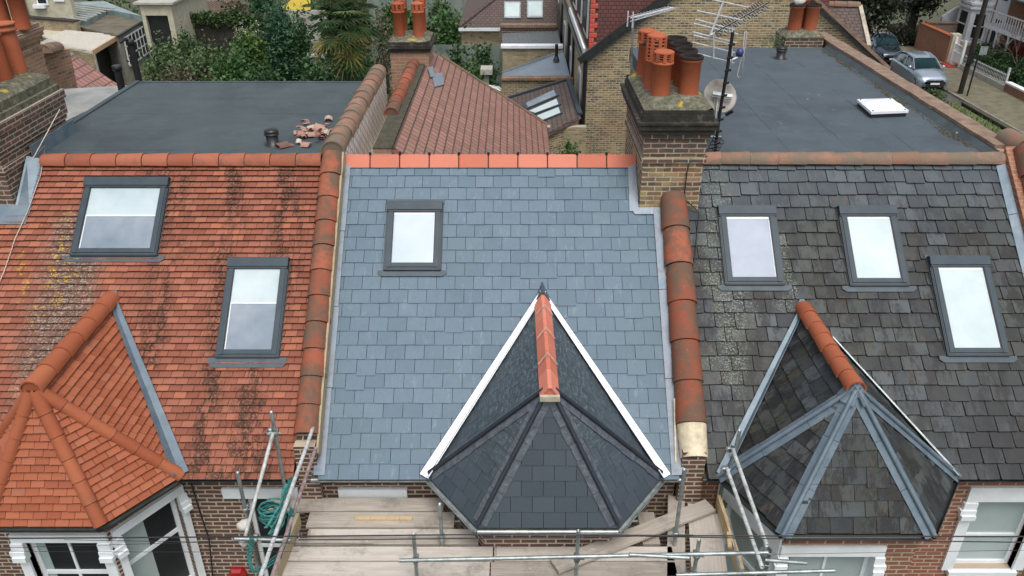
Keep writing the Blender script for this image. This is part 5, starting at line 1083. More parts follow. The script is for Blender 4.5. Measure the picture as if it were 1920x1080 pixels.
# ---- helper solids
def prism(mb, pts, zb, rnd=.5):      # roof outline with walls down to zb
    top = [V(p) for p in pts]; n = len(top); bot = [V((p.x, p.y, zb)) for p in top]; mb.add(top + bot, [tuple(range(n))] + [(i, i+n, (i+1) % n + n, (i+1) % n) for i in range(n)], rnd)
def wallY(mb, x0, x1, yt, yb, Y, th=.25, zb=None):
    a, b = on_y(x0, yt, Y), on_y(x1, yt, Y); z0 = on_y(x0, yb, Y).z if zb is None else zb; mb.box((a.x, Y, z0), (b.x, Y+th, max(a.z, b.z)), random.random())
def roofslab(mb, pts, t=.12): 
    n = (pts[1]-pts[0]).cross(pts[2]-pts[0]).normalized(); 
    if n.z < 0: n = -n; pts = pts[::-1]
    mb.slab(pts, t, n, random.random()); return n
# outrigger roof of the middle house
og = thing('rear_extension', 'rear wing of the middle house with a pinkish clay tiled roof falling to the right', 'rear wing', (-.8, 4, 0))
Yg = 7.4; A_, B_ = on_y(826, 106, Yg), on_y(1026, 236, Yg)
nn = (B_-A_).cross(V((0, 1, 0))).normalized(); nn = nn if nn.z > 0 else -nn
_x = on_y(775, 118, 5.95).x + .27; Az = A_ + (A_-B_)*((A_.x-_x)/(B_.x-A_.x)); mb = MB(); mb.slab([V((Az.x, .5, Az.z)), V((B_.x, .5, B_.z)), B_, Az], .10, nn); mb.build('roof', M['outrig_tile'], og)
mb = MB(); mb.add([V((Az.x, .5, 0)), V((B_.x-.12, .5, 0)), V((B_.x-.12, Yg-.12, 0)), V((Az.x, Yg-.12, 0)), V((Az.x, .5, Az.z-.13)), V((B_.x-.12, .5, B_.z-.07)), V((B_.x-.12, Yg-.12, B_.z-.07)), V((Az.x, Yg-.12, Az.z-.13))], [(0,3,2,1),(4,5,6,7),(0,1,5,4),(1,2,6,5),(2,3,7,6),(3,0,4,7)]); mb.build('wall', M['brick_stock'], og)
mb = MB(); mb.beam(A_ + V((0, .02, .01)), B_ + V((0, .02, .01)), .07, .035, nn); mb.build('verge_mortar', M['terra_grime'], og)
q = [on_plane(x, y, A_, nn) + nn*.03 for x, y in ((808, 140), (828, 138), (832, 160), (814, 165))]; mb = MB(); mb.slab(q, .02, nn); mb.slab([on_plane(x, y, A_, nn) + nn*.05 for x, y in ((800, 130), (810, 128), (812, 146), (806, 148))], .02, nn); mb.build('lead_patch', M['lead_blue'], og)
ow = thing('parapet_wall', 'low mossy wing wall with a short bright terracotta coping leading to the small rear chimney', 'wall', (-1.7, 3, 0))
c0_ = on_y(775, 118, 5.95); mb = MB(); x_ = c0_.x; mb.box((x_-.05, .4, 4), (x_+.24, 5.99, c0_.z-.06)); mb.build('brick_core', M['brick_orange'], ow)
ym = on_z(735, 212, c0_.z).y; mb = MB(); round_run(mb, (x_, ym, c0_.z-.03), (x_, 5.99, c0_.z-.03), .125, .42, arc=98, rj=.006); mb.build('coping_tiles', M['terra_dirty'], ow)
mb = MB(); mb.box((x_-.055, .4, c0_.z-.059), (x_+.25, 5.98, c0_.z-.03)); mb.build('mossy_top', M['moss'], ow)
mb = MB(); mb.beam((x_+.26, .5, c0_.z-.34), (x_+.26, 5.98, c0_.z-.34), .10, .16, (.8, 0, 1)); mb.build('mortar_fillet', M['moss'], ow)
vf = MB(); vf.slab([V((-2.59, .45, 8.80)), V((x_-.055, .45, 8.80)), V((x_-.055, 5.9, 8.80)), V((-2.59, 5.9, 8.80))], .1, V((0, 0, 1))); tag(vf.build('bounce_floor', M['render_grey']), 'pale floor slab added to bounce light between the roughcast wall face and the mossy wing wall', 'gutter')  # slab added in the slot to bounce light onto the roughcast face
# left neighbour's rear wing
lw = thing('rear_extension', 'rear wing at the far left with a pale pink tiled roof above a white gutter', 'rear wing', (-12, 9, 0))
C_, D_ = on_y(140, 104, 11), on_y(224, 160, 11); nl = (D_-C_).cross(V((0, 1, 0))).normalized(); nl = nl if nl.z > 0 else -nl
q = [C_, D_, on_plane(226, 168, C_, nl), on_plane(98, 168, C_, nl), on_plane(84, 128, C_, nl)]; mb = MB(); mb.slab(q[::-1] if (q[1]-q[0]).cross(q[2]-q[0]).z < 0 else q, .1, nl); mb.build('roof', M['outrig_tile_pink'], lw)
mb = MB(); prism(mb, [V((p.x, p.y, p.z-.11)) for p in q], 0); mb.build('wall', M['brick_stock'], lw)
mb = MB(); mb.beam(q[3] + V((0, -.05, -.12)), q[2] + V((0, -.05, -.12)), .12, .12); mb.build('gutter', M['white_paint'], lw)
mb = MB(); mb.slab([on_plane(x, y, C_, nl) + nl*.05 for x, y in ((98, 100), (118, 94), (138, 104), (104, 122))], .03, nl); mb.slab([on_plane(x, y, C_, nl) + nl*.07 for x, y in ((84, 128), (112, 122), (120, 134), (90, 150))], .03, nl); mb.build('lead_apron', M['lead_blue'], lw)
wp = thing('parapet_wall', 'short brick wall with a worn round coping between the left chimneys', 'wall', (-11, 7, 0))
e0, e1 = on_y(84, 92, 6.2), on_y(106, 86, 7.2); mb = MB(); mb.beam(V((e0.x-.7, 5.2, e0.z-3)), V((e1.x, 7.2, e1.z-3)), .3, 2.9); mb.build('brick_core', M['brick_orange'], wp)
mb = MB(); round_run(mb, V((e0.x, 6.1, e0.z-.06)), e1 + V((0, 0, -.06)), .16, .5, arc=95); mb.build('coping_tiles', M['terra_grime'], wp)
fl = MB(); fl.slab([V((p.x, p.y, 8.85)) for p in [on_z(x, y, 8.85) for x, y in ((96, 240), (250, 165), (240, 160), (96, 168))]], .15, V((0, 0, 1))); o = fl.build('grey_flat_roof', M['grey_roof']); tag(o, 'pale grey weathered flat roof between the left chimney and the dark felt roof', 'roof')
for (x0, y0, x1, y1, r_, lb) in ((243, 74, 268, 160, .085, 'tall black soil pipe standing past the corner of the plain flat roof'), (218, 122, 230, 166, .10, 'shorter fat black pipe left of the tall one at the plain flat roof corner')):
    t_ = on_y(x0, y0, 5.4); mb = MB(); mb.tube([(t_.x, 5.4, 2.0), (t_.x, 5.4, t_.z)], r_*.8, 12); mb.lathe((t_.x, 5.4, t_.z-.12), [(r_*.8, 0), (r_*.98, .01), (r_*.98, .11), (r_*.80, .12), (r_*.74, .06), (0, .05)], 12)
    if x0 > 240: mb.tube([(t_.x, 5.4, t_.z-.04), (t_.x-.05, 5.3, t_.z+.03), (t_.x-.12, 5.2, t_.z-.02)], .035, 6)
    tag(mb.build('pipe', M['pipe_black']), lb, 'pipe')
# ---- far left yard buildings
sh = thing('lean_to', 'open sided lean-to with a bright white corrugated roof and new wooden fascia', 'lean-to', gp(150, 140))
q = [on_z(x, y, 3.0) for x, y in ((91, 72), (120, 57), (222, 66), (172, 96), (121, 86))]; mb = MB(); roofslab(mb, list(q), .10)
mb.build('roof', M['corrugated'], sh)
mb = MB()
for k in range(15):
    t = k/14; a_ = q[0].lerp(q[4], t) if t < .5 else q[4].lerp(q[3], (t-.5)*2); 
for k in range(18):
    t = (k+.5)/18; a_ = q[4].lerp(q[0], t) if False else q[3].lerp(q[2], t) ; b_ = a_ + (q[1]-q[2])*.97
    mb.beam(a_ + V((0, 0, .002)), b_ + V((0, 0, .002)), .045, .06)
mb.build('roof_ribs', M['corrugated'], sh)
mb = MB(); mb.beam(q[3] + V((0, 0, -.24)), q[2] + V((0, 0, -.24)), .06, .27); mb.build('fascia', M['fascia'], sh)
mb = MB(); mb.beam(V((*q[4].xy, 0)), V((*q[3].xy, 0)), .2, 2.88); mb.beam(V((*q[4].xy, 0)), V((*q[0].xy, 0)), .2, 2.88); mb.build('wall', M['brick_stock'], sh)
mb = MB(); 
for t in (0.03, .97): p_ = q[3].lerp(q[2], t); mb.box((p_.x-.08, p_.y-.08, 0), (p_.x+.08, p_.y+.08, 2.76))
mb.build('post', M['render_grey'], sh)
mb = MB(); i0, i1 = q[3].lerp(q[4], .25), q[2].lerp(q[1], .25); mb.beam(V((*i0.xy, 0)), V((*i1.xy, 0)), .1, 2.7); mb.build('dark_interior', M['pipe_black'], sh)  # black sheet standing in for the shaded inside of the lean-to
bf = thing('outbuilding', 'low outbuilding with a brown felt roof and a white paned window beside the lean-to', 'outbuilding', gp(215, 110))
q = [on_z(x, y, 3.15) for x, y in ((199, 20), (164, 41), (143, 49), (220, 66), (270, 36))]; mb = MB(); roofslab(mb, list(q), .14); mb.build('roof', M['brown_felt'], bf)
mb = MB(); prism(mb, [V((p.x, p.y, 3.0)) for p in [(q[0]+ (p-q[0])*.985) for p in q]], 0); mb.build('wall', M['render_grey'], bf)
mb = MB(); mb.beam(q[3] + V((.05, -.05, -.12)), q[4] + V((.05, -.05, -.12)), .12, .1); mb.build('gutter', M['pipe_black'], bf)
d_ = (q[4]-q[3]); w_ = MB(); o_ = V((.06, -.10, 0)); Lq = d_.length; d_.normalize(); s0_, s1_ = Lq*.16, Lq*.92
for t in (0, .17, .34, .51, .68, .84, 1): p_ = q[3] + o_ + d_*(s0_ + (s1_-s0_)*t); w_.beam(V((p_.x, p_.y, 1.0)), V((p_.x, p_.y, 2.8)), .10, .05, d_)
for z_ in (1.0, 1.6, 2.2, 2.75): w_.beam(q[3] + o_ + d_*s0_ + V((0, 0, z_-3.15)), q[3] + o_ + d_*s1_ + V((0, 0, z_-3.15)), .06, .09)
wi = w_.build('window', M['white_gloss'], bf); w_ = MB(); o_ = V((.04, -.07, 0)); w_.beam(q[3] + o_ + d_*s0_ + V((0, 0, 1.0-3.15)), q[3] + o_ + d_*s1_ + V((0, 0, 1.0-3.15)), .05, 1.78); w_.build('pane', M['pane_dark'], wi)
gh = thing('conservatory', 'low grey-green glazed roof with pale glazing bars beyond the brown felt roof', 'conservatory', gp(120, 60))
q = [on_z(x, y, 3.5) for x, y in ((56, 30), (118, 4), (196, 2), (266, 30), (199, 17), (160, 40), (143, 35))]; mb = MB(); prism(mb, q, 0); mb.build('roof', M['glass_roof'], gh)
mb = MB()
for k in range(9): a_ = on_z(64 + k*3 + k*5, 30 - k*3.0, 3.52); b_ = on_z(150 + k*8, 42 - k*3.2, 3.52); mb.beam(a_, b_, .10, .05)
mb.build('glazing_bars', M['render_grey'], gh)
bk = thing('garden_wall', 'stock brick garden wall with a dark coping left of the white lean-to roof', 'wall', on_z(90, 60, 0))
mb = MB(); a_, b_ = on_z(48, 30, 3.7), on_z(143, 38, 3.7); mb.beam(V((*a_.xy, 0)), V((*b_.xy, 0)), .35, 3.6); mb.build('brickwork', M['brick_stock'], bk); mb = MB(); mb.beam(V((*a_.xy, 3.6)), V((*b_.xy, 3.6)), .5, .10); mb.build('coping', M['corbel'], bk)
gd = MB(); gd.slab([on_z(x, y, 2.95) for x, y in ((52, 42), (120, 57), (91, 72), (60, 60))][::-1], .1, V((0, 0, 1))); tag(gd.build('canopy_sheet', M['render_cream']), 'strip of pale sloping shed roof left of the white corrugated one', 'roof')
yh = thing('house', 'pale yellow rendered house wall with a white window at the top left corner', 'house', on_y(40, 60, 44))
mb = MB(); wallY(mb, -30, 116, -60, 26, 44, .4, 0); mb.build('wall', M['render_cream'], yh)
f_ = MB(); wallY(f_, 57, 78, -40, 10, 43.93, .05); wn_ = f_.build('window', M['white_gloss'], yh); f_ = MB(); wallY(f_, 60, 75, -38, 6, 43.90, .02); f_.build('pane', M['pane_dark'], wn_); f_ = MB(); wallY(f_, 60, 82, 9, 16, 43.7, .25); f_.build('sill', M['white_gloss'], wn_)
f_ = MB(); wallY(f_, 92, 112, -30, 3, 43.9, .05); f_.build('window', M['white_gloss'], yh)
mb = MB(); t_ = on_y(40, -20, 43.8); u_ = on_y(50, 32, 43.8); mb.tube([(u_.x, 43.8, 0), (u_.x, 43.8, t_.z)], .16, 8); mb.build('downpipe', M['pipe_black'], yh)
cb = thing('garage', 'cream concrete outbuilding with a wide dark opening behind the paned window', 'outbuilding', on_y(290, 70, 38))
mb = MB(); e_ = [on_y(x, y, Y) for x, y, Y in ((252, 12, 38), (322, 70, 38))]; z_ = on_y(290, 8, 38).z; xl, xr = on_y(268, 40, 38).x, on_y(330, 60, 38).x
mb.box((xl, 38.3, 0), (xr, 44, z_)); mb.box((xl, 38, z_*.88), (xr, 38.31, z_)); mb.box((xl, 38, 0), (xl+.22, 38.31, z_*.88)); mb.box((xr-.32, 38, 0), (xr, 38.31, z_*.88)); mb.build('wall', M['render_cream'], cb)
mb = MB(); mb.box((xl+.22, 38.25, 0), (xr-.32, 38.29, z_*.88)); mb.build('opening', M['pipe_black'], cb)  # black sheet in place of the unlit space behind the opening
mb = MB(); mb.box((xl-.3, 37.8, z_), (xr+.2, 44.2, z_+.12)); mb.build('roof', M['render_grey'], cb)
ws = thing('shed', 'white garden shed with black double doors beyond the ivy covered wall', 'shed', on_y(345, 30, 48))
mb = MB(); wallY(mb, 322, 375, -30, 30, 48, .3, 0); mb.build('wall', M['white_paint'], ws); mb = MB(); wallY(mb, 331, 361, -20, 26, 47.95, .06, 0); mb.build('door', M['pane_dark'], ws)
bw = MB(); wallY(bw, 368, 440, 0, 26, 47, .3, 0); tag(bw.build('back_wall', M['brick_front']), 'dark brick wall right of the white garden shed', 'wall')
iv = thing('garden_wall', 'dark garden wall overgrown with ivy behind the small shrub', 'wall', on_y(380, 60, 41)); mb = MB(); wallY(mb, 322, 520, 27, 60, 41, .3, 0); mb.build('brickwork', M['corbel'], iv)
mb = MB(); 
for k in range(12): c_ = on_y(335 + k*14, 36 + random.uniform(-5, 6), 40.8); leaves(mb, c_, (.6, .15, .5), 160, .16, 8)
mb.build('ivy', M['leaf_olive'], iv)
pt = MB(); a_, b_ = gp(380, 92), gp(425, 75); pt.slab([on_z(x, y, 1.6) for x, y in ((378, 52), (424, 54), (428, 76), (384, 78))][::-1], 1.6, V((0, 0, 1))); tag(pt.build('terrace', M['render_grey']), 'patch of pale paved terrace between the hedges', 'terrace')
yc = MB(); q = [on_y(x, y, Y) for x, y, Y in ((522, 19, 46), (582, 21, 46), (582, -8, 49), (556, -8, 49))]; yc.slab(q, .06); t_ = yc; 
for x in (524, 580): p_ = on_y(x, 20, 46); yc.tube([(p_.x, 46.05, 0), (p_.x, 46.05, p_.z)], .04, 6)
tag(yc.build('canopy', M['yellow_canvas']), 'mustard yellow canopy behind the conifer and the palm', 'canopy')
gw = MB(); wallY(gw, 500, 620, 20, 42, 44.5, .25, 0); tag(gw.build('garden_wall', M['render_grey']), 'grey garden wall below the yellow canopy', 'wall')
lw2 = MB(); lw2.slab([on_y(x, y, 27.5) + V((0, dy_, 0)) for x, y, dy_ in ((575, 103, 0), (612, 103, 0), (612, 103, 1), (575, 103, 1))], .12, V((0, 0, 1))); wallY(lw2, 580, 608, 104, 112, 27.7, .5, 0); tag(lw2.build('garden_bench', M['render_grey']), 'white topped garden ledge between the conifer and the palm', 'ledge')
fe = thing('fence', 'long weathered wooden fence along the top edge behind the rear chimney', 'fence', on_y(780, 20, 48)); mb = MB(); wallY(mb, 690, 880, -8, 30, 48, .06, 0); mb.build('panel', M['fence_wood'], fe); mb = MB()
for x in range(692, 880, 22): wallY(mb, x, x+3, -10, 30, 47.9, .12, 0)
mb.build('post', M['fence_wood'], fe)
fe = thing('fence', 'grey-green close boarded fence below the hipped roof building', 'fence', on_y(880, 100, 26.5)); mb = MB()
xa, xb = on_y(800, 84, 26.5).x, on_y(938, 84, 26.5).x; zt_ = on_y(880, 84, 26.5).z; k = 0
while xa + k*.15 < xb: mb.box((xa+k*.15, 26.5+.01*(k % 2), 0), (xa+k*.15+.142, 26.53+.01*(k % 2), zt_+random.uniform(-.02, .02)), random.random()); k += 1
mb.build('boards', M['fence_wood'], fe)
ch = MB(); q = on_y(912, 127, 21.5); ch.box((q.x-.22, 21.3, 0), (q.x+.22, 21.8, q.z*.5)); ch.box((q.x-.25, 21.2, q.z-.22), (q.x+.25, 21.9, q.z)); ch.box((q.x-.1, 21.4, q.z*.5), (q.x+.1, 21.6, q.z-.22)); tag(ch.build('bird_table', M['render_grey']), 'small pale topped stand between the shrubs by the brick wall', 'bird table')
ch = MB(); 
for k in range(6): q = on_y(925 + k*4, 160 + k*2, 19.5 - k*.1); ch.tube([q + V((0, 0, -1)), q], .05, 6); ch.tube([q + V((-.2, 0, 0)), q + V((.25, 0, -.08))], .03, 5)
tag(ch.build('garden_chair', M['steel_white']), 'pale jumbled garden furniture below the stock brick wall', 'furniture')
# ---- the row behind, facing left
XR = on_y(1100, 112, 14).x; ZRr = on_y(1100, 110, 14).z
rw = thing('terraced_house', 'stock brick terraced house with a large gable wall and black bargeboard behind the central chimney', 'house', (XR+4, 14, 0))
xm_ = XR + 4.6; za_ = on_y(1250, 0, 14); sl_ = (za_.z-ZRr)/(za_.x-XR); zap = ZRr + sl_*4.6; xe = XR + 9.6
mb = MB(); pl = [V((XR, 14, 0)), V((xe, 14, 0)), V((xe, 14, ZRr-.3)), V((xm_, 14, zap)), V((XR, 14, ZRr))]; mb.slab([p + V((0, 0, 0)) for p in pl], .3, V((0, -1, 0))); mb.build('wall', M['brick_stock'], rw)
mb = MB(); mb.box((XR, 14.3, 0), (XR+.3, 40, ZRr)); mb.build('rear_wall', M['brick_stock_pale'], rw)
mb = MB(); mb.slab([V((XR-.1, 13.95, ZRr-.05)), V((xm_, 13.95, zap+.02)), V((xm_, 14.45, zap+.02)), V((XR-.1, 14.45, ZRr-.05))], .12, V((-sl_, 0, 1)).normalized()); mb.slab([V((xm_+.002, 13.95, zap+.02)), V((xe+.1, 13.95, ZRr-.35)), V((xe+.1, 24, ZRr-.35)), V((xm_+.002, 24, zap+.02))], .12, V((sl_, 0, 1)).normalized()); mb.build('roof', M['far_slate'], rw)
mb = MB(); mb.beam((XR-.2, 13.85, ZRr-.13), (xm_, 13.85, zap-.02), .12, .22); mb.tube([(XR-.15, 13.8, ZRr+.0), (XR-.15, 30, ZRr+.0)], .07, 8); mb.build('bargeboard', M['gutter'], rw)
mb = MB(); mb.beam((xm_+.1, 13.88, zap+.03), (xe, 13.88, ZRr-.30), .30, .10); mb.build('coping', M['coping_brown'], rw)
dm = on_y(1106, 90, 14.6).x; mb = MB(); mb.box((dm, 14.6, ZRr-.3), (dm+7.5, 26, 12.5)); mb.build('hung_tile_dormer', M['hung_tile'], rw)
mb = MB(); 
for k in range(28): mb.box((dm-.04, 14.54, ZRr-.2+k*.15), (dm+(.20 if k % 2 else .11), 14.60, ZRr-.2+k*.15+.13), random.random())
mb.build('red_quoins', M['quoin_red'], rw)
f_ = MB()
for k in range(3): f_.box((dm-.06, 15.3+k*2.6, ZRr+.35), (dm-.01, 16.8+k*2.6, 12.3))
wn_ = f_.build('window', M['white_gloss'], rw); f_ = MB()
for k in range(3): f_.box((dm-.08, 15.5+k*2.6, ZRr+.5), (dm-.061, 16.6+k*2.6, 12.1))
f_.build('pane', M['pane_dark'], wn_)
def vpipe(par, px, py, Y, zb, r_=.06, mat='pipe_black'):
    t_ = on_y(px, py, Y); mb = MB(); mb.tube([(t_.x, Y, zb), (t_.x, Y, t_.z)], r_, 8); mb.build('downpipe', M[mat], par)
vpipe(rw, 1098, 112, 13.9, 4.2, .07); vpipe(rw, 1068, 40, 21.5, 3, .07); vpipe(rw, 1058, 5, 27, 3, .15); vpipe(rw, 1076, 60, 19, 4.5, .05); vpipe(rw, 1046, -5, 33, 4, .12)
mb = MB(); 
for Y_, z0_, z1_ in ((15.6, 4.9, 6.9), (20.2, 4.2, 6.6), (24.5, 4.6, 6.8), (30, 4.6, 6.8), (35, 4.6, 6.8)): mb.box((XR-.05, Y_, z0_), (XR-.005, Y_+.9, z1_))
wn_ = mb.build('window', M['white_gloss'], rw); mb = MB()
for Y_, z0_, z1_ in ((15.6, 4.9, 6.9), (20.2, 4.2, 6.6), (24.5, 4.6, 6.8), (30, 4.6, 6.8), (35, 4.6, 6.8)): mb.box((XR-.07, Y_+.12, z0_+.12), (XR-.051, Y_+.78, z1_-.1))
mb.build('pane', M['pane_grey'], wn_)
mb = MB(); mb.beam((XR-.4, 17.0, ZRr+.9), (XR-.05, 14.5, ZRr+.05), .06, .18); mb.build('white_barge', M['white_paint'], rw)
# wings of that row
def wing_house(label, q4, wall_mat, roof_mat, th=.12):
    t = thing('rear_extension', label, 'rear wing', (sum(p.x for p in q4)/4, min(p.y for p in q4), 0)); q4 = [V(p) for p in q4]
    n = (q4[1]-q4[0]).cross(q4[2]-q4[0]).normalized(); 
    if n.z < 0: n = -n; q4 = q4[::-1]
    mb = MB(); mb.slab(q4, th, n); r = mb.build('roof', M[roof_mat], t); c = sum(q4, V((0, 0, 0)))/len(q4)
    mb = MB(); prism(mb, [V((c.x+(p.x-c.x)*.96, c.y+(p.y-c.y)*.97, p.z-th-.02)) for p in q4], 0); mb.build('wall', M[wall_mat], t); return t, n, r
a_, b_, c_ = on_y(950, 187, 17.6), on_y(1066, 151, 17.6), on_y(1088, 216, 13.2); n1_ = (b_-a_).cross(c_-a_).normalized(); n1_ = n1_ if n1_.z > 0 else -n1_
d_ = on_plane(1024, 251, a_, n1_); e_ = on_plane(955, 212, a_, n1_)
t1, n_, r_ = wing_house('rear wing with a brown tiled lean-to roof holding three long white rooflights', [a_, b_, c_, d_, e_], 'brick_stock', 'brown_tile')
for k, qq in enumerate((((984, 197), (1042, 170), (1047, 181), (988, 206)), ((990, 212), (1047, 187), (1051, 198), (1002, 216)), ((1005, 221), (1050, 203), (1054, 214), (1017, 229)))):
    q = [on_plane(x, y, a_, n1_) + n1_*.06 for x, y in qq]; c0_ = sum(q, V((0, 0, 0)))/4; mb = MB(); mb.slab([c0_ + (p-c0_)*1.06 for p in q][::-1] if (q[1]-q[0]).cross(q[2]-q[0]).z < 0 else q, .08, n1_); f_ = mb.build('rooflight', M['frame_grey'], t1); mb = MB(); q = [c0_ + (p-c0_)*.90 + n1_*.012 for p in q]; mb.slab(q[::-1] if (q[1]-q[0]).cross(q[2]-q[0]).z < 0 else q, .02, n1_); mb.build('pane', M['pane_white' if k else 'pane_grey'], f_)
mb = MB(); mb.beam(a_ + V((0, .1, -.05)), b_ + V((0, .1, -.05)), .12, .12); mb.beam(c_ + n1_*.02, b_ + n1_*.02, .16, .06); mb.beam(e_ + V((-.05, 0, -.1)), d_ + V((0, -.06, -.1)), .1, .08); mb.build('flashing', M['frame_grey'], t1)
mb = MB(); mb.box((d_.x-.05, 12.9, 0), (XR-.02, 13.15, d_.z+.05)); mb.build('front_wall', M['brick_stock_pale'], t1)
a_, b_, c_, d_ = on_y(942, 138, 22.8), on_y(1057, 97, 22.8), on_y(1069, 145, 19.25), on_y(941, 150, 19.25)
t2, n2_, r_ = wing_house('rear wing with a smooth blue-grey zinc roof and an upstanding black vent', [a_, b_, c_, d_], 'brick_stock', 'lead_roof')
mb = MB(); wallY(mb, 940, 1075, 150, 200, 18.9, .3, 0); mb.build('parapet', M['brick_stock'], t2); mb = MB()
xa, xb = on_y(940, 146, 18.8).x, on_y(1075, 146, 18.8).x; zz = on_y(1000, 150, 18.9).z
for k in range(9): mb.box((xa+(xb-xa)*k/9+.008, 18.8, zz+.002), (xa+(xb-xa)*(k+1)/9-.008, 19.22, zz+.09), random.random())
mb.build('coping_tiles', M['terra_grime'], t2)
mb = MB(); p_ = on_y(1043, 112, 21.3); mb.tube([p_, p_ + V((0, 0, .62))], .07, 10); mb.lathe(p_, [(.14, -.05), (.10, .1), (.07, .12)], 10); mb.build('vent_pipe', M['pipe_black'], t2)
mb = MB(); mb.beam(a_ + V((0, 0, .02)), b_ + V((0, 0, .02)), .10, .06); p0_, p1_ = on_plane(985, 146, a_, n2_), on_plane(1030, 125, a_, n2_); mb.beam(p0_ + n2_*.02, p1_ + n2_*.02, .35, .05, n2_); mb.build('seam', M['lead_roof'], t2)
a_, b_, c_, d_ = on_y(943, 62, 27.5), on_y(1046, 58, 27.5), on_y(1052, 86, 23.6), on_y(942, 87, 23.6)
t3, n3_, r_ = wing_house('rear wing with a mossy grey slate roof behind a white topped parapet', [a_, b_, c_, d_], 'brick_stock_pale', 'far_slate')
mb = MB(); wallY(mb, 942, 1054, 91, 150, 23.3, .3, 0); mb.build('parapet', M['brick_stock_pale'], t3); mb = MB(); wallY(mb, 939, 1056, 86, 91, 23.2, .45); mb.build('coping', M['render_white'], t3)
mb = MB(); wallY(mb, 938, 1044, 47, 52, 27.6, .45); mb.build('rear_coping', M['coping_brown'], t3); mb = MB(); wallY(mb, 939, 1044, 52, 62, 27.7, .2, 0); mb.build('rear_wall', M['brick_front'], t3)
hb = thing('rear_extension', 'rear wing with a brown hipped roof and two bright square rooflights', 'rear wing', on_y(900, 85, 28.5))
mb = MB(); wallY(mb, 865, 1046, 58, 100, 28.5, .3, 0); mb.build('wall', M['brick_stock_pale'], hb)
E0, E1 = on_y(860, 51, 28.3), on_y(1046, 50, 28.3); nH = V((0, -math.sin(R(33)), math.cos(R(33)))); T0, T1 = on_plane(935, -8, E0, nH), on_plane(1046, -8, E0, nH)
mb = MB(); mb.slab([E0, V((E1.x, E1.y, E0.z)), T1, T0], .12, nH); 
q = [E0 + V((0, .01, .0)), T0 + V((-.01, 0, 0)), V((T0.x, T0.y+5, T0.z)), V((E0.x, E0.y+8, E0.z))]; nq = (q[1]-q[0]).cross(q[2]-q[0]).normalized(); mb.slab(q if nq.z > 0 else q[::-1], .12, nq if nq.z > 0 else -nq); mb.build('roof', M['brown_tile'], hb)
mb = MB(); mb.beam(E0 + V((0, -.08, -.16)), V((on_y(938, 51, 28.3).x, 28.22, E0.z-.16)), .1, .14); mb.build('gutter', M['white_paint'], hb)
mb = MB(); round_run(mb, E0 + nH*.02, T0 + nH*.02, .10, .4, up=nH); mb.build('hip_tiles', M['brown_tile'], hb)
for x0, x1, y0, y1 in ((945, 976, 5, 36), (988, 1018, 3, 35)):
    q = [on_plane(x, y, E0, nH) + nH*.08 for x, y in ((x0, y1), (x1, y1), (x1, y0), (x0, y0))]; c_ = sum(q, V((0, 0, 0)))/4; mb = MB(); mb.slab(q, .12, nH); f_ = mb.build('rooflight', M['steel'], hb); mb = MB(); mb.slab([c_ + (p-c_)*.84 + nH*.01 for p in q], .02, nH); mb.build('pane', M['pane_white'], f_)
bt = thing('house', 'small house with a brown tiled roof and pale ridge beside the far orange pots', 'house', on_y(1590, 90, 15.6))
q = [on_y(1540, 88, 15.5), on_y(1629, 88, 15.5), on_y(1612, 12, 17.2), on_y(1538, 10, 17.2)]; n_ = (q[1]-q[0]).cross(q[2]-q[0]).normalized(); mb = MB(); mb.slab(q, .12, n_); mb.build('roof', M['brown_tile'], bt)
mb = MB(); round_run(mb, q[3] + V((0, .03, .02)), q[2] + V((0, .03, .02)), .13, .45); mb.build('ridge_tiles', M['terra_grime'], bt); mb = MB(); mb.beam(q[1] + V((0, 0, .02)), q[2] + V((0, 0, .02)), .14, .05, n_); mb.build('verge', M['cement'], bt)
mb = MB(); mb.box((q[0].x, 15.7, 0), (q[1].x-.1, 17.2, q[0].z-.15)); mb.build('wall', M['brick_red_wall'], bt)
# ---- the side street
def zt(px, py, p): # height at ground point p seen at row py
    return on_y(px, py, p.y).z
def tree_big(label, x, y, h, crown, n, mat, size=.26, trunk_r=.45):
    t = thing('tree', label, 'tree', (x, y, 0)); mb = MB(); mb.tube([(x, y, 0), (x+.15, y, h*.3), (x-.1, y+.1, h*.55), (x+.2, y, h*.8)], [trunk_r*1.2, trunk_r, trunk_r*.7, trunk_r*.25], 12)
    for j in range(9):
        a = j*2.4; z0 = h*(.28+.06*j); L_ = crown[0]*.9; mb.tube([(x, y, z0), (x+math.cos(a)*L_*.4, y+math.sin(a)*L_*.4, z0+h*.10), (x+math.cos(a)*L_, y+math.sin(a)*L_, z0+h*.18)], [trunk_r*.35, trunk_r*.2, .04], 6)
    mb.build('trunk', M['bark_dark'], t); mb = MB(); leaves(mb, (x, y, h*.62), crown, n, size, 60, shell=.3); mb.build('crown', M[mat], t); return t
pT = gp(1655, 150); pT = on_y(1636, 110, 42); tree_big('big dark evergreen tree over the dark parked car, right of the brown tiled roof', pT.x-1.3, 42, 11.5, (3.0, 3.2, 4.2), 12000, 'leaf_blackish', .26, .62)
pT = on_y(1706, 40, 52); tree_big('second dark tree between the big evergreen and the white rendered wall', pT.x, 52, 8.4, (2.3, 2.6, 2.7), 9000, 'leaf_blackish', .26, .4)
px_plant('bush', 'dark bush over the end of the red brick garden wall', 'bush', 1668, 1722, 62, 52, 2200, .22, 'leaf_blackish', trunk=False)
pT = on_y(1680, 60, 56); px_plant('bush', 'dull bramble bush at the foot of the dark trees', 'bush', 1660, 1720, 50, 56, 2600, .28, 'leaf_brown', trunk=False)
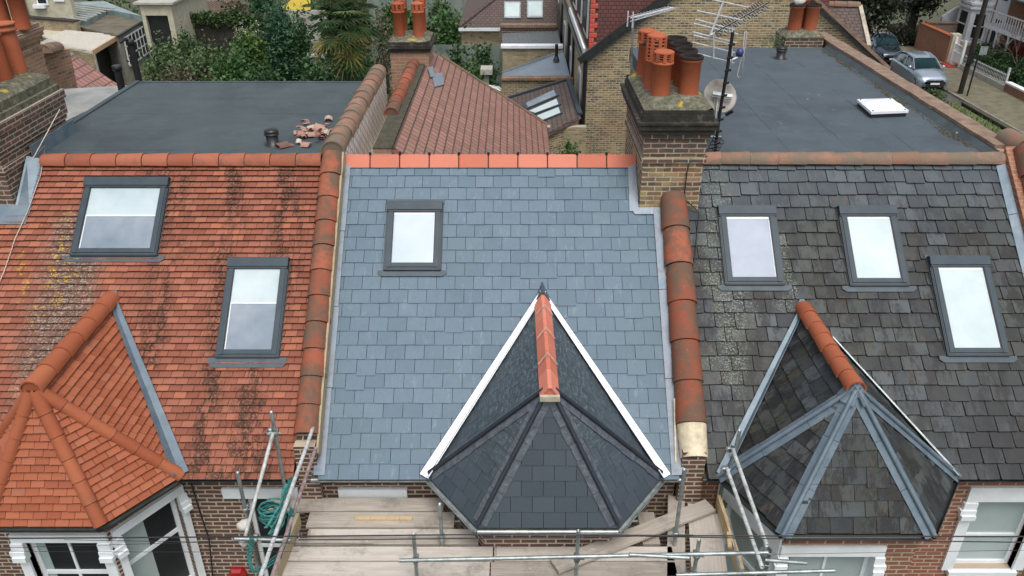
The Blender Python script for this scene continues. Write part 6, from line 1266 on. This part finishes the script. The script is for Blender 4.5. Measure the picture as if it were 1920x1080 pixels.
# brick garden walls
def gwall(name, label, p0, p1, h, mat, cop, th=.3):
    t = thing(name, label, 'wall', ((p0.x+p1.x)/2, (p0.y+p1.y)/2, 0)); mb = MB(); mb.beam(V((p0.x, p0.y, 0)), V((p1.x, p1.y, 0)), th, h); mb.build('brickwork', M[mat], t); mb = MB(); mb.beam(V((p0.x, p0.y, h)), V((p1.x, p1.y, h)), th+.12, .09); mb.build('coping', M[cop], t); return t
XW = 31.2
wb0, wb1 = gp(1706, 92), gp(1766, 121)
gwall('garden_wall', 'red brick garden wall with an orange coping facing the pavement beyond the cars', V((XW-.3, wb1.y, 0)), V((XW-.3, wb0.y, 0)), 1.9, 'brick_red_wall', 'terra_bay')
gwall('garden_wall', 'darker brick garden wall running back towards the white house', V((XW-.1, wb0.y-.3, 0)), V((XW+6, wb0.y-1.2, 0)), 2.0, 'brick_front', 'terra_grime')
gwall('garden_wall', 'short brick wall returning beside the cream gate pillar', V((XW-.1, wb1.y+.1, 0)), V((XW+3, wb1.y+.4, 0)), 1.3, 'brick_front', 'terra_grime')
# white rendered end wall
q0, q1 = on_y(1760, 64, 51.6), on_y(1803, 64, 51.6); mb = MB(); zt0, zt1 = on_y(1770, 24, 51.6).z, on_y(1800, 16, 51.6).z
mb.slab([V((q0.x, 51.6, 0)), V((q1.x+.3, 51.6, 0)), V((q1.x+.3, 51.6, zt1)), V((q0.x+.9, 51.6, zt1+.1)), V((q0.x, 51.6, zt0-.3))], .3, V((0, -1, 0))); tag(mb.build('end_wall', M['render_white']), 'blank white rendered end wall beyond the red brick garden wall', 'wall')
# white house
wh = thing('house', 'white fronted brick house with a two storey bay and red door across the side street', 'house', (36, 44, 0)); XH = 34.4
ya_, yb_ = on_x(1922, 60, XH).y - 3, on_x(1812, 60, XH).y
mb = MB(); mb.box((XH, ya_-4, 0), (XH+8, yb_+1.5, 7.6)); mb.build('wall', M['brick_red_wall'], wh)
mb = MB(); mb.slab([V((XH-.5, ya_-4, 7.5)), V((XH-.5, yb_+2, 7.5)), V((XH+4.2, yb_+2, 11)), V((XH+4.2, ya_-4, 11))][::-1], .2, V((-.6, 0, .8))); mb.build('roof', M['far_slate'], wh)
by1 = yb_ + .6; by0 = by1 - 3.4; pb_ = [(XH, by0), (XH-1.1, by0+.8), (XH-1.1, by1-.8), (XH, by1)]
mb = MB(); mb.add([V((x, y, z)) for z in (0, 6.9) for x, y in pb_] + [V((x, y, z)) for z in (6.9,) for x, y in pb_], [(0, 4, 5, 1), (1, 5, 6, 2), (2, 6, 7, 3), (4, 7, 6, 5)]); mb.build('bay', M['white_paint'], wh)
for z_ in (0.9, 3.3, 3.6, 6.75):
    mb = MB()
    for k in range(3): a_, b_ = V((*pb_[k], z_)), V((*pb_[k+1], z_)); mb.beam(a_ + V((-.06, 0, 0)), b_ + V((-.06, 0, 0)), .16, .14)
    mb.build('moulding', M['white_gloss'], wh)
for z0_, z1_ in ((1.25, 3.0), (4.0, 6.3)):
    for k in range(3):
        a_, b_ = V((*pb_[k], 0)), V((*pb_[k+1], 0)); nrm = V((b_-a_).normalized()); nrm = V((-nrm.y, nrm.x, 0)); nrm = nrm if nrm.x < 0 else -nrm
        if k == 0 and nrm.y > 0: nrm = V((nrm.x, nrm.y, 0))
        m0, m1 = a_.lerp(b_, .24), a_.lerp(b_, .76); mb = MB(); mb.beam(m0 + nrm*.02 + V((0, 0, z0_)), m1 + nrm*.02 + V((0, 0, z0_)), .04, z1_-z0_); w_ = mb.build('window', M['pane_dark'], wh); mb = MB(); mb.beam(m0 + nrm*.05 + V((0, 0, (z0_+z1_)/2)), m1 + nrm*.05 + V((0, 0, (z0_+z1_)/2)), .05, .08); mb.beam(m0 + nrm*.05 + V((0, 0, z0_)), m1 + nrm*.05 + V((0, 0, z0_)), .06, .08); mb.build('sash_bar', M['white_gloss'], w_)
mb = MB(); yw = by0 - .3; mb.box((XH-.06, yw-1.5, .6), (XH-.001, yw, 6.9)); mb.build('white_panel', M['white_paint'], wh)
for z0_ in (1.2, 4.2): mb = MB(); mb.box((XH-.10, yw-1.15, z0_), (XH-.061, yw-.35, z0_+1.7)); mb.build('window', M['pane_dark'], wh)
yd = on_x(1905, 105, XH-.1).y; mb = MB(); mb.box((XH-.08, yd-.55, .2), (XH-.01, yd+.5, 2.3)); mb.build('door', M['red_door'], wh); mb = MB(); mb.box((XH-.05, yd+.8, .2), (XH-.01, yd+2.2, 2.6)); mb.build('side_door', M['red_brown'], wh)
bx0 = XH-1.5; bz = on_x(1880, 40, bx0).z - .5; yb0, yb1 = ya_-3, yw-1.6
mb = MB(); mb.box((bx0, yb0, bz-.25), (XH-.01, yb1, bz)); mb.box((bx0-.05, yb0, bz+.9), (bx0+.03, yb1, bz+.98)); yy = yb0
while yy < yb1: mb.box((bx0-.02, yy, bz), (bx0+.02, yy+.06, bz+.9)); yy += .30
mb.build('balcony', M['white_gloss'], wh)
mb = MB()
for y_ in (yb1-.1, yd+.7, yd-.75): mb.lathe((bx0+.1, y_, 0), [(.12, 0), (.10, .2), (.08, bz-.4), (.14, bz-.25)], 10); mb.tube([(bx0+.1, y_, bz-.9), (bx0+.1, y_-.5, bz-.3)], .04, 6)
mb.build('porch_post', M['white_gloss'], wh)
mb = MB(); mb.slab([V((bx0-.3, ya_-4, bz+2.1)), V((bx0-.3, yb1, bz+2.1)), V((XH, yb1, bz+3.0)), V((XH, ya_-4, bz+3.0))][::-1], .15, V((-.5, 0, .85))); mb.build('porch_roof', M['far_slate'], wh)
# gate, pillar, railings, hedge
pg = gp(1783, 128); gt = thing('gate', 'white panelled garden gate with a cream pillar and a red step', 'gate', (XW-.1, pg.y, 0)); y0_ = pg.y
gy1, gy0 = on_x(1781, 122, XW-.1).y, on_x(1797, 134, XW-.1).y
mb = MB(); mb.box((XW-.35, gy1+.05, 0), (XW+.25, gy1+.65, 2.1)); mb.build('pillar', M['render_cream'], gt)
mb = MB()
for y_ in (gy1-.02, gy0): mb.box((XW-.2, y_-.08, 0), (XW-.04, y_+.08, 1.95))
for z_ in (.35, .95, 1.45): mb.box((XW-.15, gy0, z_), (XW-.09, gy1, z_+.09))
y_ = gy0
while y_ < gy1: mb.box((XW-.13, y_, .9), (XW-.11, y_+.04, 1.5)); y_ += .12
mb.box((XW-.14, gy0+.05, .4), (XW-.10, gy1-.05, .92)); mb.build('leaf', M['white_gloss'], gt)
mb = MB(); mb.box((XW-.9, gy0-.05, .13), (XW-.25, gy1, .17)); mb.build('step', M['red_door'], gt)
ry0 = on_x(1880, 175, XW-.05).y; rl = thing('railing_wall', 'low stone wall with ornate white iron railings in front of the clipped hedge', 'wall', (XW, (ry0+gy0)/2, 0))
mb = MB(); mb.box((XW-.25, ry0-.2, 0), (XW+.1, gy0-.25, .45)); mb.build('plinth', M['render_grey'], rl); mb = MB(); mb.box((XW-.12, ry0, .98), (XW-.06, gy0-.25, 1.03)); mb.box((XW-.12, ry0, .52), (XW-.06, gy0-.25, .56)); y_ = ry0; k = 0
while y_ < gy0-.3: mb.box((XW-.105, y_, .45), (XW-.075, y_+.03, 1.1)); mb.tube([(XW-.09, y_, .6), (XW-.09, y_+.09, .85), (XW-.09, y_+.18, .6)], .012, 4); y_ += .18
mb.box((XW-.16, ry0-.12, .2), (XW-.04, ry0, 1.5)); mb.build('railings', M['steel_white'], rl)
wf = thing('garden_wall', 'low garden wall with a long white top at the far right edge', 'wall', (XW, ry0-5, 0)); mb = MB(); mb.box((XW-.2, ry0-12, 0), (XW+.05, ry0-.25, .6)); mb.build('brickwork', M['brick_red_wall'], wf); mb = MB(); mb.box((XW-.28, ry0-12, .601), (XW+.12, ry0-.25, .70)); mb.build('coping', M['white_paint'], wf)
mb = MB(); L_ = gy0 - ry0
for k in range(9): leaves(mb, (XW+1.3, ry0 + .4 + L_*k/8.5, .95), (1.0, .8, .85), 620, .13, 16, shell=.6)
tag(mb.build('hedge', M['leaf_dark']), 'clipped dark green hedge behind the ornate white railings', 'hedge')
mb = MB()
for k in range(5): leaves(mb, (XW+1.4, ry0 - 1.5 - 1.6*k, .8), (.9, .9, .8), 420, .14, 14)
tag(mb.build('hedge', M['leaf_brown']), 'brownish hedge at the far right edge behind the white topped wall', 'hedge')
# bare tree
bx_, by_ = XW+1.0, ry0+1.0; t = thing('bare_tree', 'small bare branching tree before the red door', 'tree', (bx_, by_, 0)); mb = MB()
def branch(p, d, L_, r_, dep):
    q = p + d*L_; mb.tube([p, p.lerp(q, .5) + V([random.uniform(-.05, .05) for _ in range(3)])*L_, q], [r_, r_*.8, r_*.6], 5)
    if dep:
        for k in range(3): branch(q, (d + V([random.uniform(-.75, .75) for _ in range(3)]) + V((0, 0, .12))).normalized(), L_*.72, r_*.58, dep-1)
branch(V((bx_, by_, 0)), V((.05, .05, 1)).normalized(), 1.3, .07, 5); mb.build('branches', M['twig'], t)
# lamp post, sign post
pl_ = gp(1799, 179); lp = thing('lamp_post', 'tall dark wooden utility pole on the pavement', 'pole', (pl_.x, pl_.y, 0)); mb = MB(); mb.tube([(pl_.x, pl_.y, 0), (pl_.x+.05, pl_.y, 9.2)], [.16, .13], 10); mb.build('shaft', M['bark_dark'], lp); lp.name = 'utility_pole'
mb = MB(); mb.box((pl_.x-.2, pl_.y-.2, 2.0), (pl_.x+.18, pl_.y-.1, 2.7)); mb.box((pl_.x-.6, pl_.y-.05, 8.7), (pl_.x+.6, pl_.y+.05, 8.8)); mb.build('fittings', M['pipe_black'], lp)
ps = gp(1812, 184); sp = thing('sign_post', 'slim black sign post with a small grey plate beside the utility pole', 'sign', (ps.x, ps.y, 0)); mb = MB(); mb.tube([(ps.x, ps.y, 0), (ps.x, ps.y, 3.1)], .05, 8); mb.build('post', M['pipe_black'], sp); mb = MB(); mb.box((ps.x-.03, ps.y-.09, 2.65), (ps.x+.42, ps.y-.055, 3.15)); mb.build('plate', M['steel'], sp)
# verge edging and weeds
gwall('edging_wall', 'low mossy edging wall along the rough grass verge below the right parapet', V((27.05, -10, 0)), V((27.05, 35.4, 0)), .16, 'corbel', 'moss', .25)
mb = MB()
for k in range(5200):
    x, y = random.uniform(22, 26.5), random.uniform(14, 35.3); L_ = random.uniform(.12, .4); a_ = random.random()*6.28; p_ = V((x, y, .1)); d_ = V((math.cos(a_)*.5, math.sin(a_)*.5, 1))*L_; s_ = V((math.sin(a_), -math.cos(a_), 0))*.03; mb.add([p_-s_, p_+s_, p_+d_], [(0, 1, 2)], random.random())
tag(mb.build('rough_grass', M['leaf_bright']), 'rough tufts of grass on the verge', 'grass', kind='stuff')
px_plant('ivy_bush', 'pale ivy bush at the kerb in front of the silver car', 'bush', 1755, 1790, 171, 34.5, 1500, .14, 'leaf_olive', trunk=False, ry=1.2)
# ---- cars
def car(name, label, x, y, paint, rz=0):
    t = thing(name, label, 'car', (x, y, 0), 'cars parked in the side street'); W_ = .91
    def sec(st, mat_name, nm, closed_ends=True, smooth=True):
        mb = MB(); vs = []; m = len(st[0][1])
        for yy, pr in st: vs += [V((x+px_, y+yy, pz)) for px_, pz in pr]
        fs = [(i*m+k, i*m+k+1, (i+1)*m+k+1, (i+1)*m+k) for i in range(len(st)-1) for k in range(m-1)]
        if closed_ends: fs += [tuple(range(m)), tuple(range((len(st)-1)*m+m-1, (len(st)-1)*m-1, -1))]
        mb.add(vs, fs, .5, smooth); return mb.build(nm, M[mat_name], t)
    def low(w, zb, zs, zt): # lower body half ring
        h = [(w*.93, zb), (w, zb+.12), (w*1.0, zs), (w*.95, zs+.10), (w*.80, zt-.02), (w*.4, zt+.012)]
        return [(-a, b) for a, b in h] + [(a, b) for a, b in reversed(h)]
    st = [(-2.14, low(.62, .30, .45, .60)), (-2.08, low(.76, .24, .55, .72)), (-1.85, low(.87, .22, .62, .82)), (-1.3, low(W_, .22, .70, .93)), (-.75, low(W_, .22, .76, 1.0)), (0.3, low(W_, .22, .80, 1.0)), (1.3, low(W_, .22, .84, 1.02)), (1.85, low(.88, .24, .82, 1.02)), (2.08, low(.82, .28, .74, .98)), (2.15, low(.70, .34, .60, .86))]
    body = sec(st, paint, 'body')
    def cab(w, z0, z1, wt): return [(-w, z0), (-wt-(w-wt)*.35, z0+(z1-z0)*.7), (-wt, z1), (-wt*.5, z1+.02), (wt*.5, z1+.02), (wt, z1), (wt+(w-wt)*.35, z0+(z1-z0)*.7), (w, z0)]
    sec([(-1.0, cab(.80, .97, .99, .72)), (-.25, cab(.83, .97, 1.42, .62)), (.5, cab(.83, .98, 1.50, .63)), (1.3, cab(.82, .98, 1.44, .60)), (2.0, cab(.76, .98, 1.06, .60))], 'car_glass', 'windows')
    def rf(w, z): return [(-w-.03, z-.05), (-w, z), (-w*.5, z+.025), (w*.5, z+.025), (w, z), (w+.03, z-.05)]
    sec([(-.32, rf(.62, 1.42)), (.1, rf(.64, 1.50)), (.6, rf(.64, 1.525)), (1.2, rf(.62, 1.49)), (1.55, rf(.60, 1.40))], paint, 'roof', False)
    mb = MB()
    for s_ in (-1, 1):
        mb.tube([(x+s_*.80, y-1.02, 1.0), (x+s_*.655, y-.28, 1.43)], .035, 6); mb.tube([(x+s_*.66, y-.28, 1.44), (x+s_*.67, y+.6, 1.53), (x+s_*.64, y+1.4, 1.44), (x+s_*.78, y+2.0, 1.05)], .035, 6); mb.tube([(x+s_*.84, y+.25, 1.0), (x+s_*.67, y+.3, 1.5)], .03, 6)
    mb.build('pillar', M[paint], t)
    for s_ in (-1, 1):
        mb = MB(); mb.lathe((x+s_*.98, y-.78, 1.05), [(0, -.1), (.08, -.08), (.10, 0), (.08, .08), (0, .1)], 8, .5, V((1, 0, .1))); mb.build('wing_mirror', M[paint], t)
        mb = MB(); mb.slab([V((x+s_*.50, y-2.07, .60)), V((x+s_*.82, y-1.93, .62)), V((x+s_*.84, y-1.80, .74)), V((x+s_*.56, y-2.0, .71))] if s_ > 0 else [V((x+s_*.56, y-2.0, .71)), V((x+s_*.84, y-1.80, .74)), V((x+s_*.82, y-1.93, .62)), V((x+s_*.50, y-2.07, .60))], .05, V((0, -.9, .4))); mb.build('headlight', M['lamp_glass'], t)
        for yy in (-1.35, 1.32):
            mb = MB(); mb.lathe((x+s_*.70, y+yy, .33), [(.20, 0), (.33, 0), (.335, .05*s_), (.33, .19*s_), (.25, .205*s_), (.22, .19*s_)], 20, .5, V((1, 0, 0))); w_ = mb.build('wheel', M['tyre'], t); mb = MB(); mb.lathe((x+s_*.70, y+yy, .33), [(.235, .17*s_), (.225, .20*s_), (.06, .185*s_), (0, .19*s_)], 14, .5, V((1, 0, 0))); mb.build('rim', M['alloy'], w_)
    mb = MB(); mb.box((x-.46, y-2.155, .50), (x+.46, y-2.10, .64)); mb.box((x-.52, y-2.15, .26), (x+.52, y-2.08, .40)); mb.build('grille', M['pipe_black'], t)
    mb = MB(); mb.box((x-.26, y-2.175, .41), (x+.26, y-2.145, .50)); mb.build('number_plate', M['white_paint'], t); return t
pc_ = gp(1752, 172); car('car', 'silver-blue hatchback parked facing the camera beyond the right parapet', pc_.x-.15, pc_.y+2.3, 'car_silver').scale = (1.10, 1.12, 1.16)
car('car', 'dark grey car parked behind the silver one under the big tree', pc_.x+.05, pc_.y+8.9, 'car_dark').scale = (1.08, 1.05, 1.12)

for o in scene.objects:
    if o.parent is None and o.get('category') and not o.get('kind'): o['kind'] = 'thing'
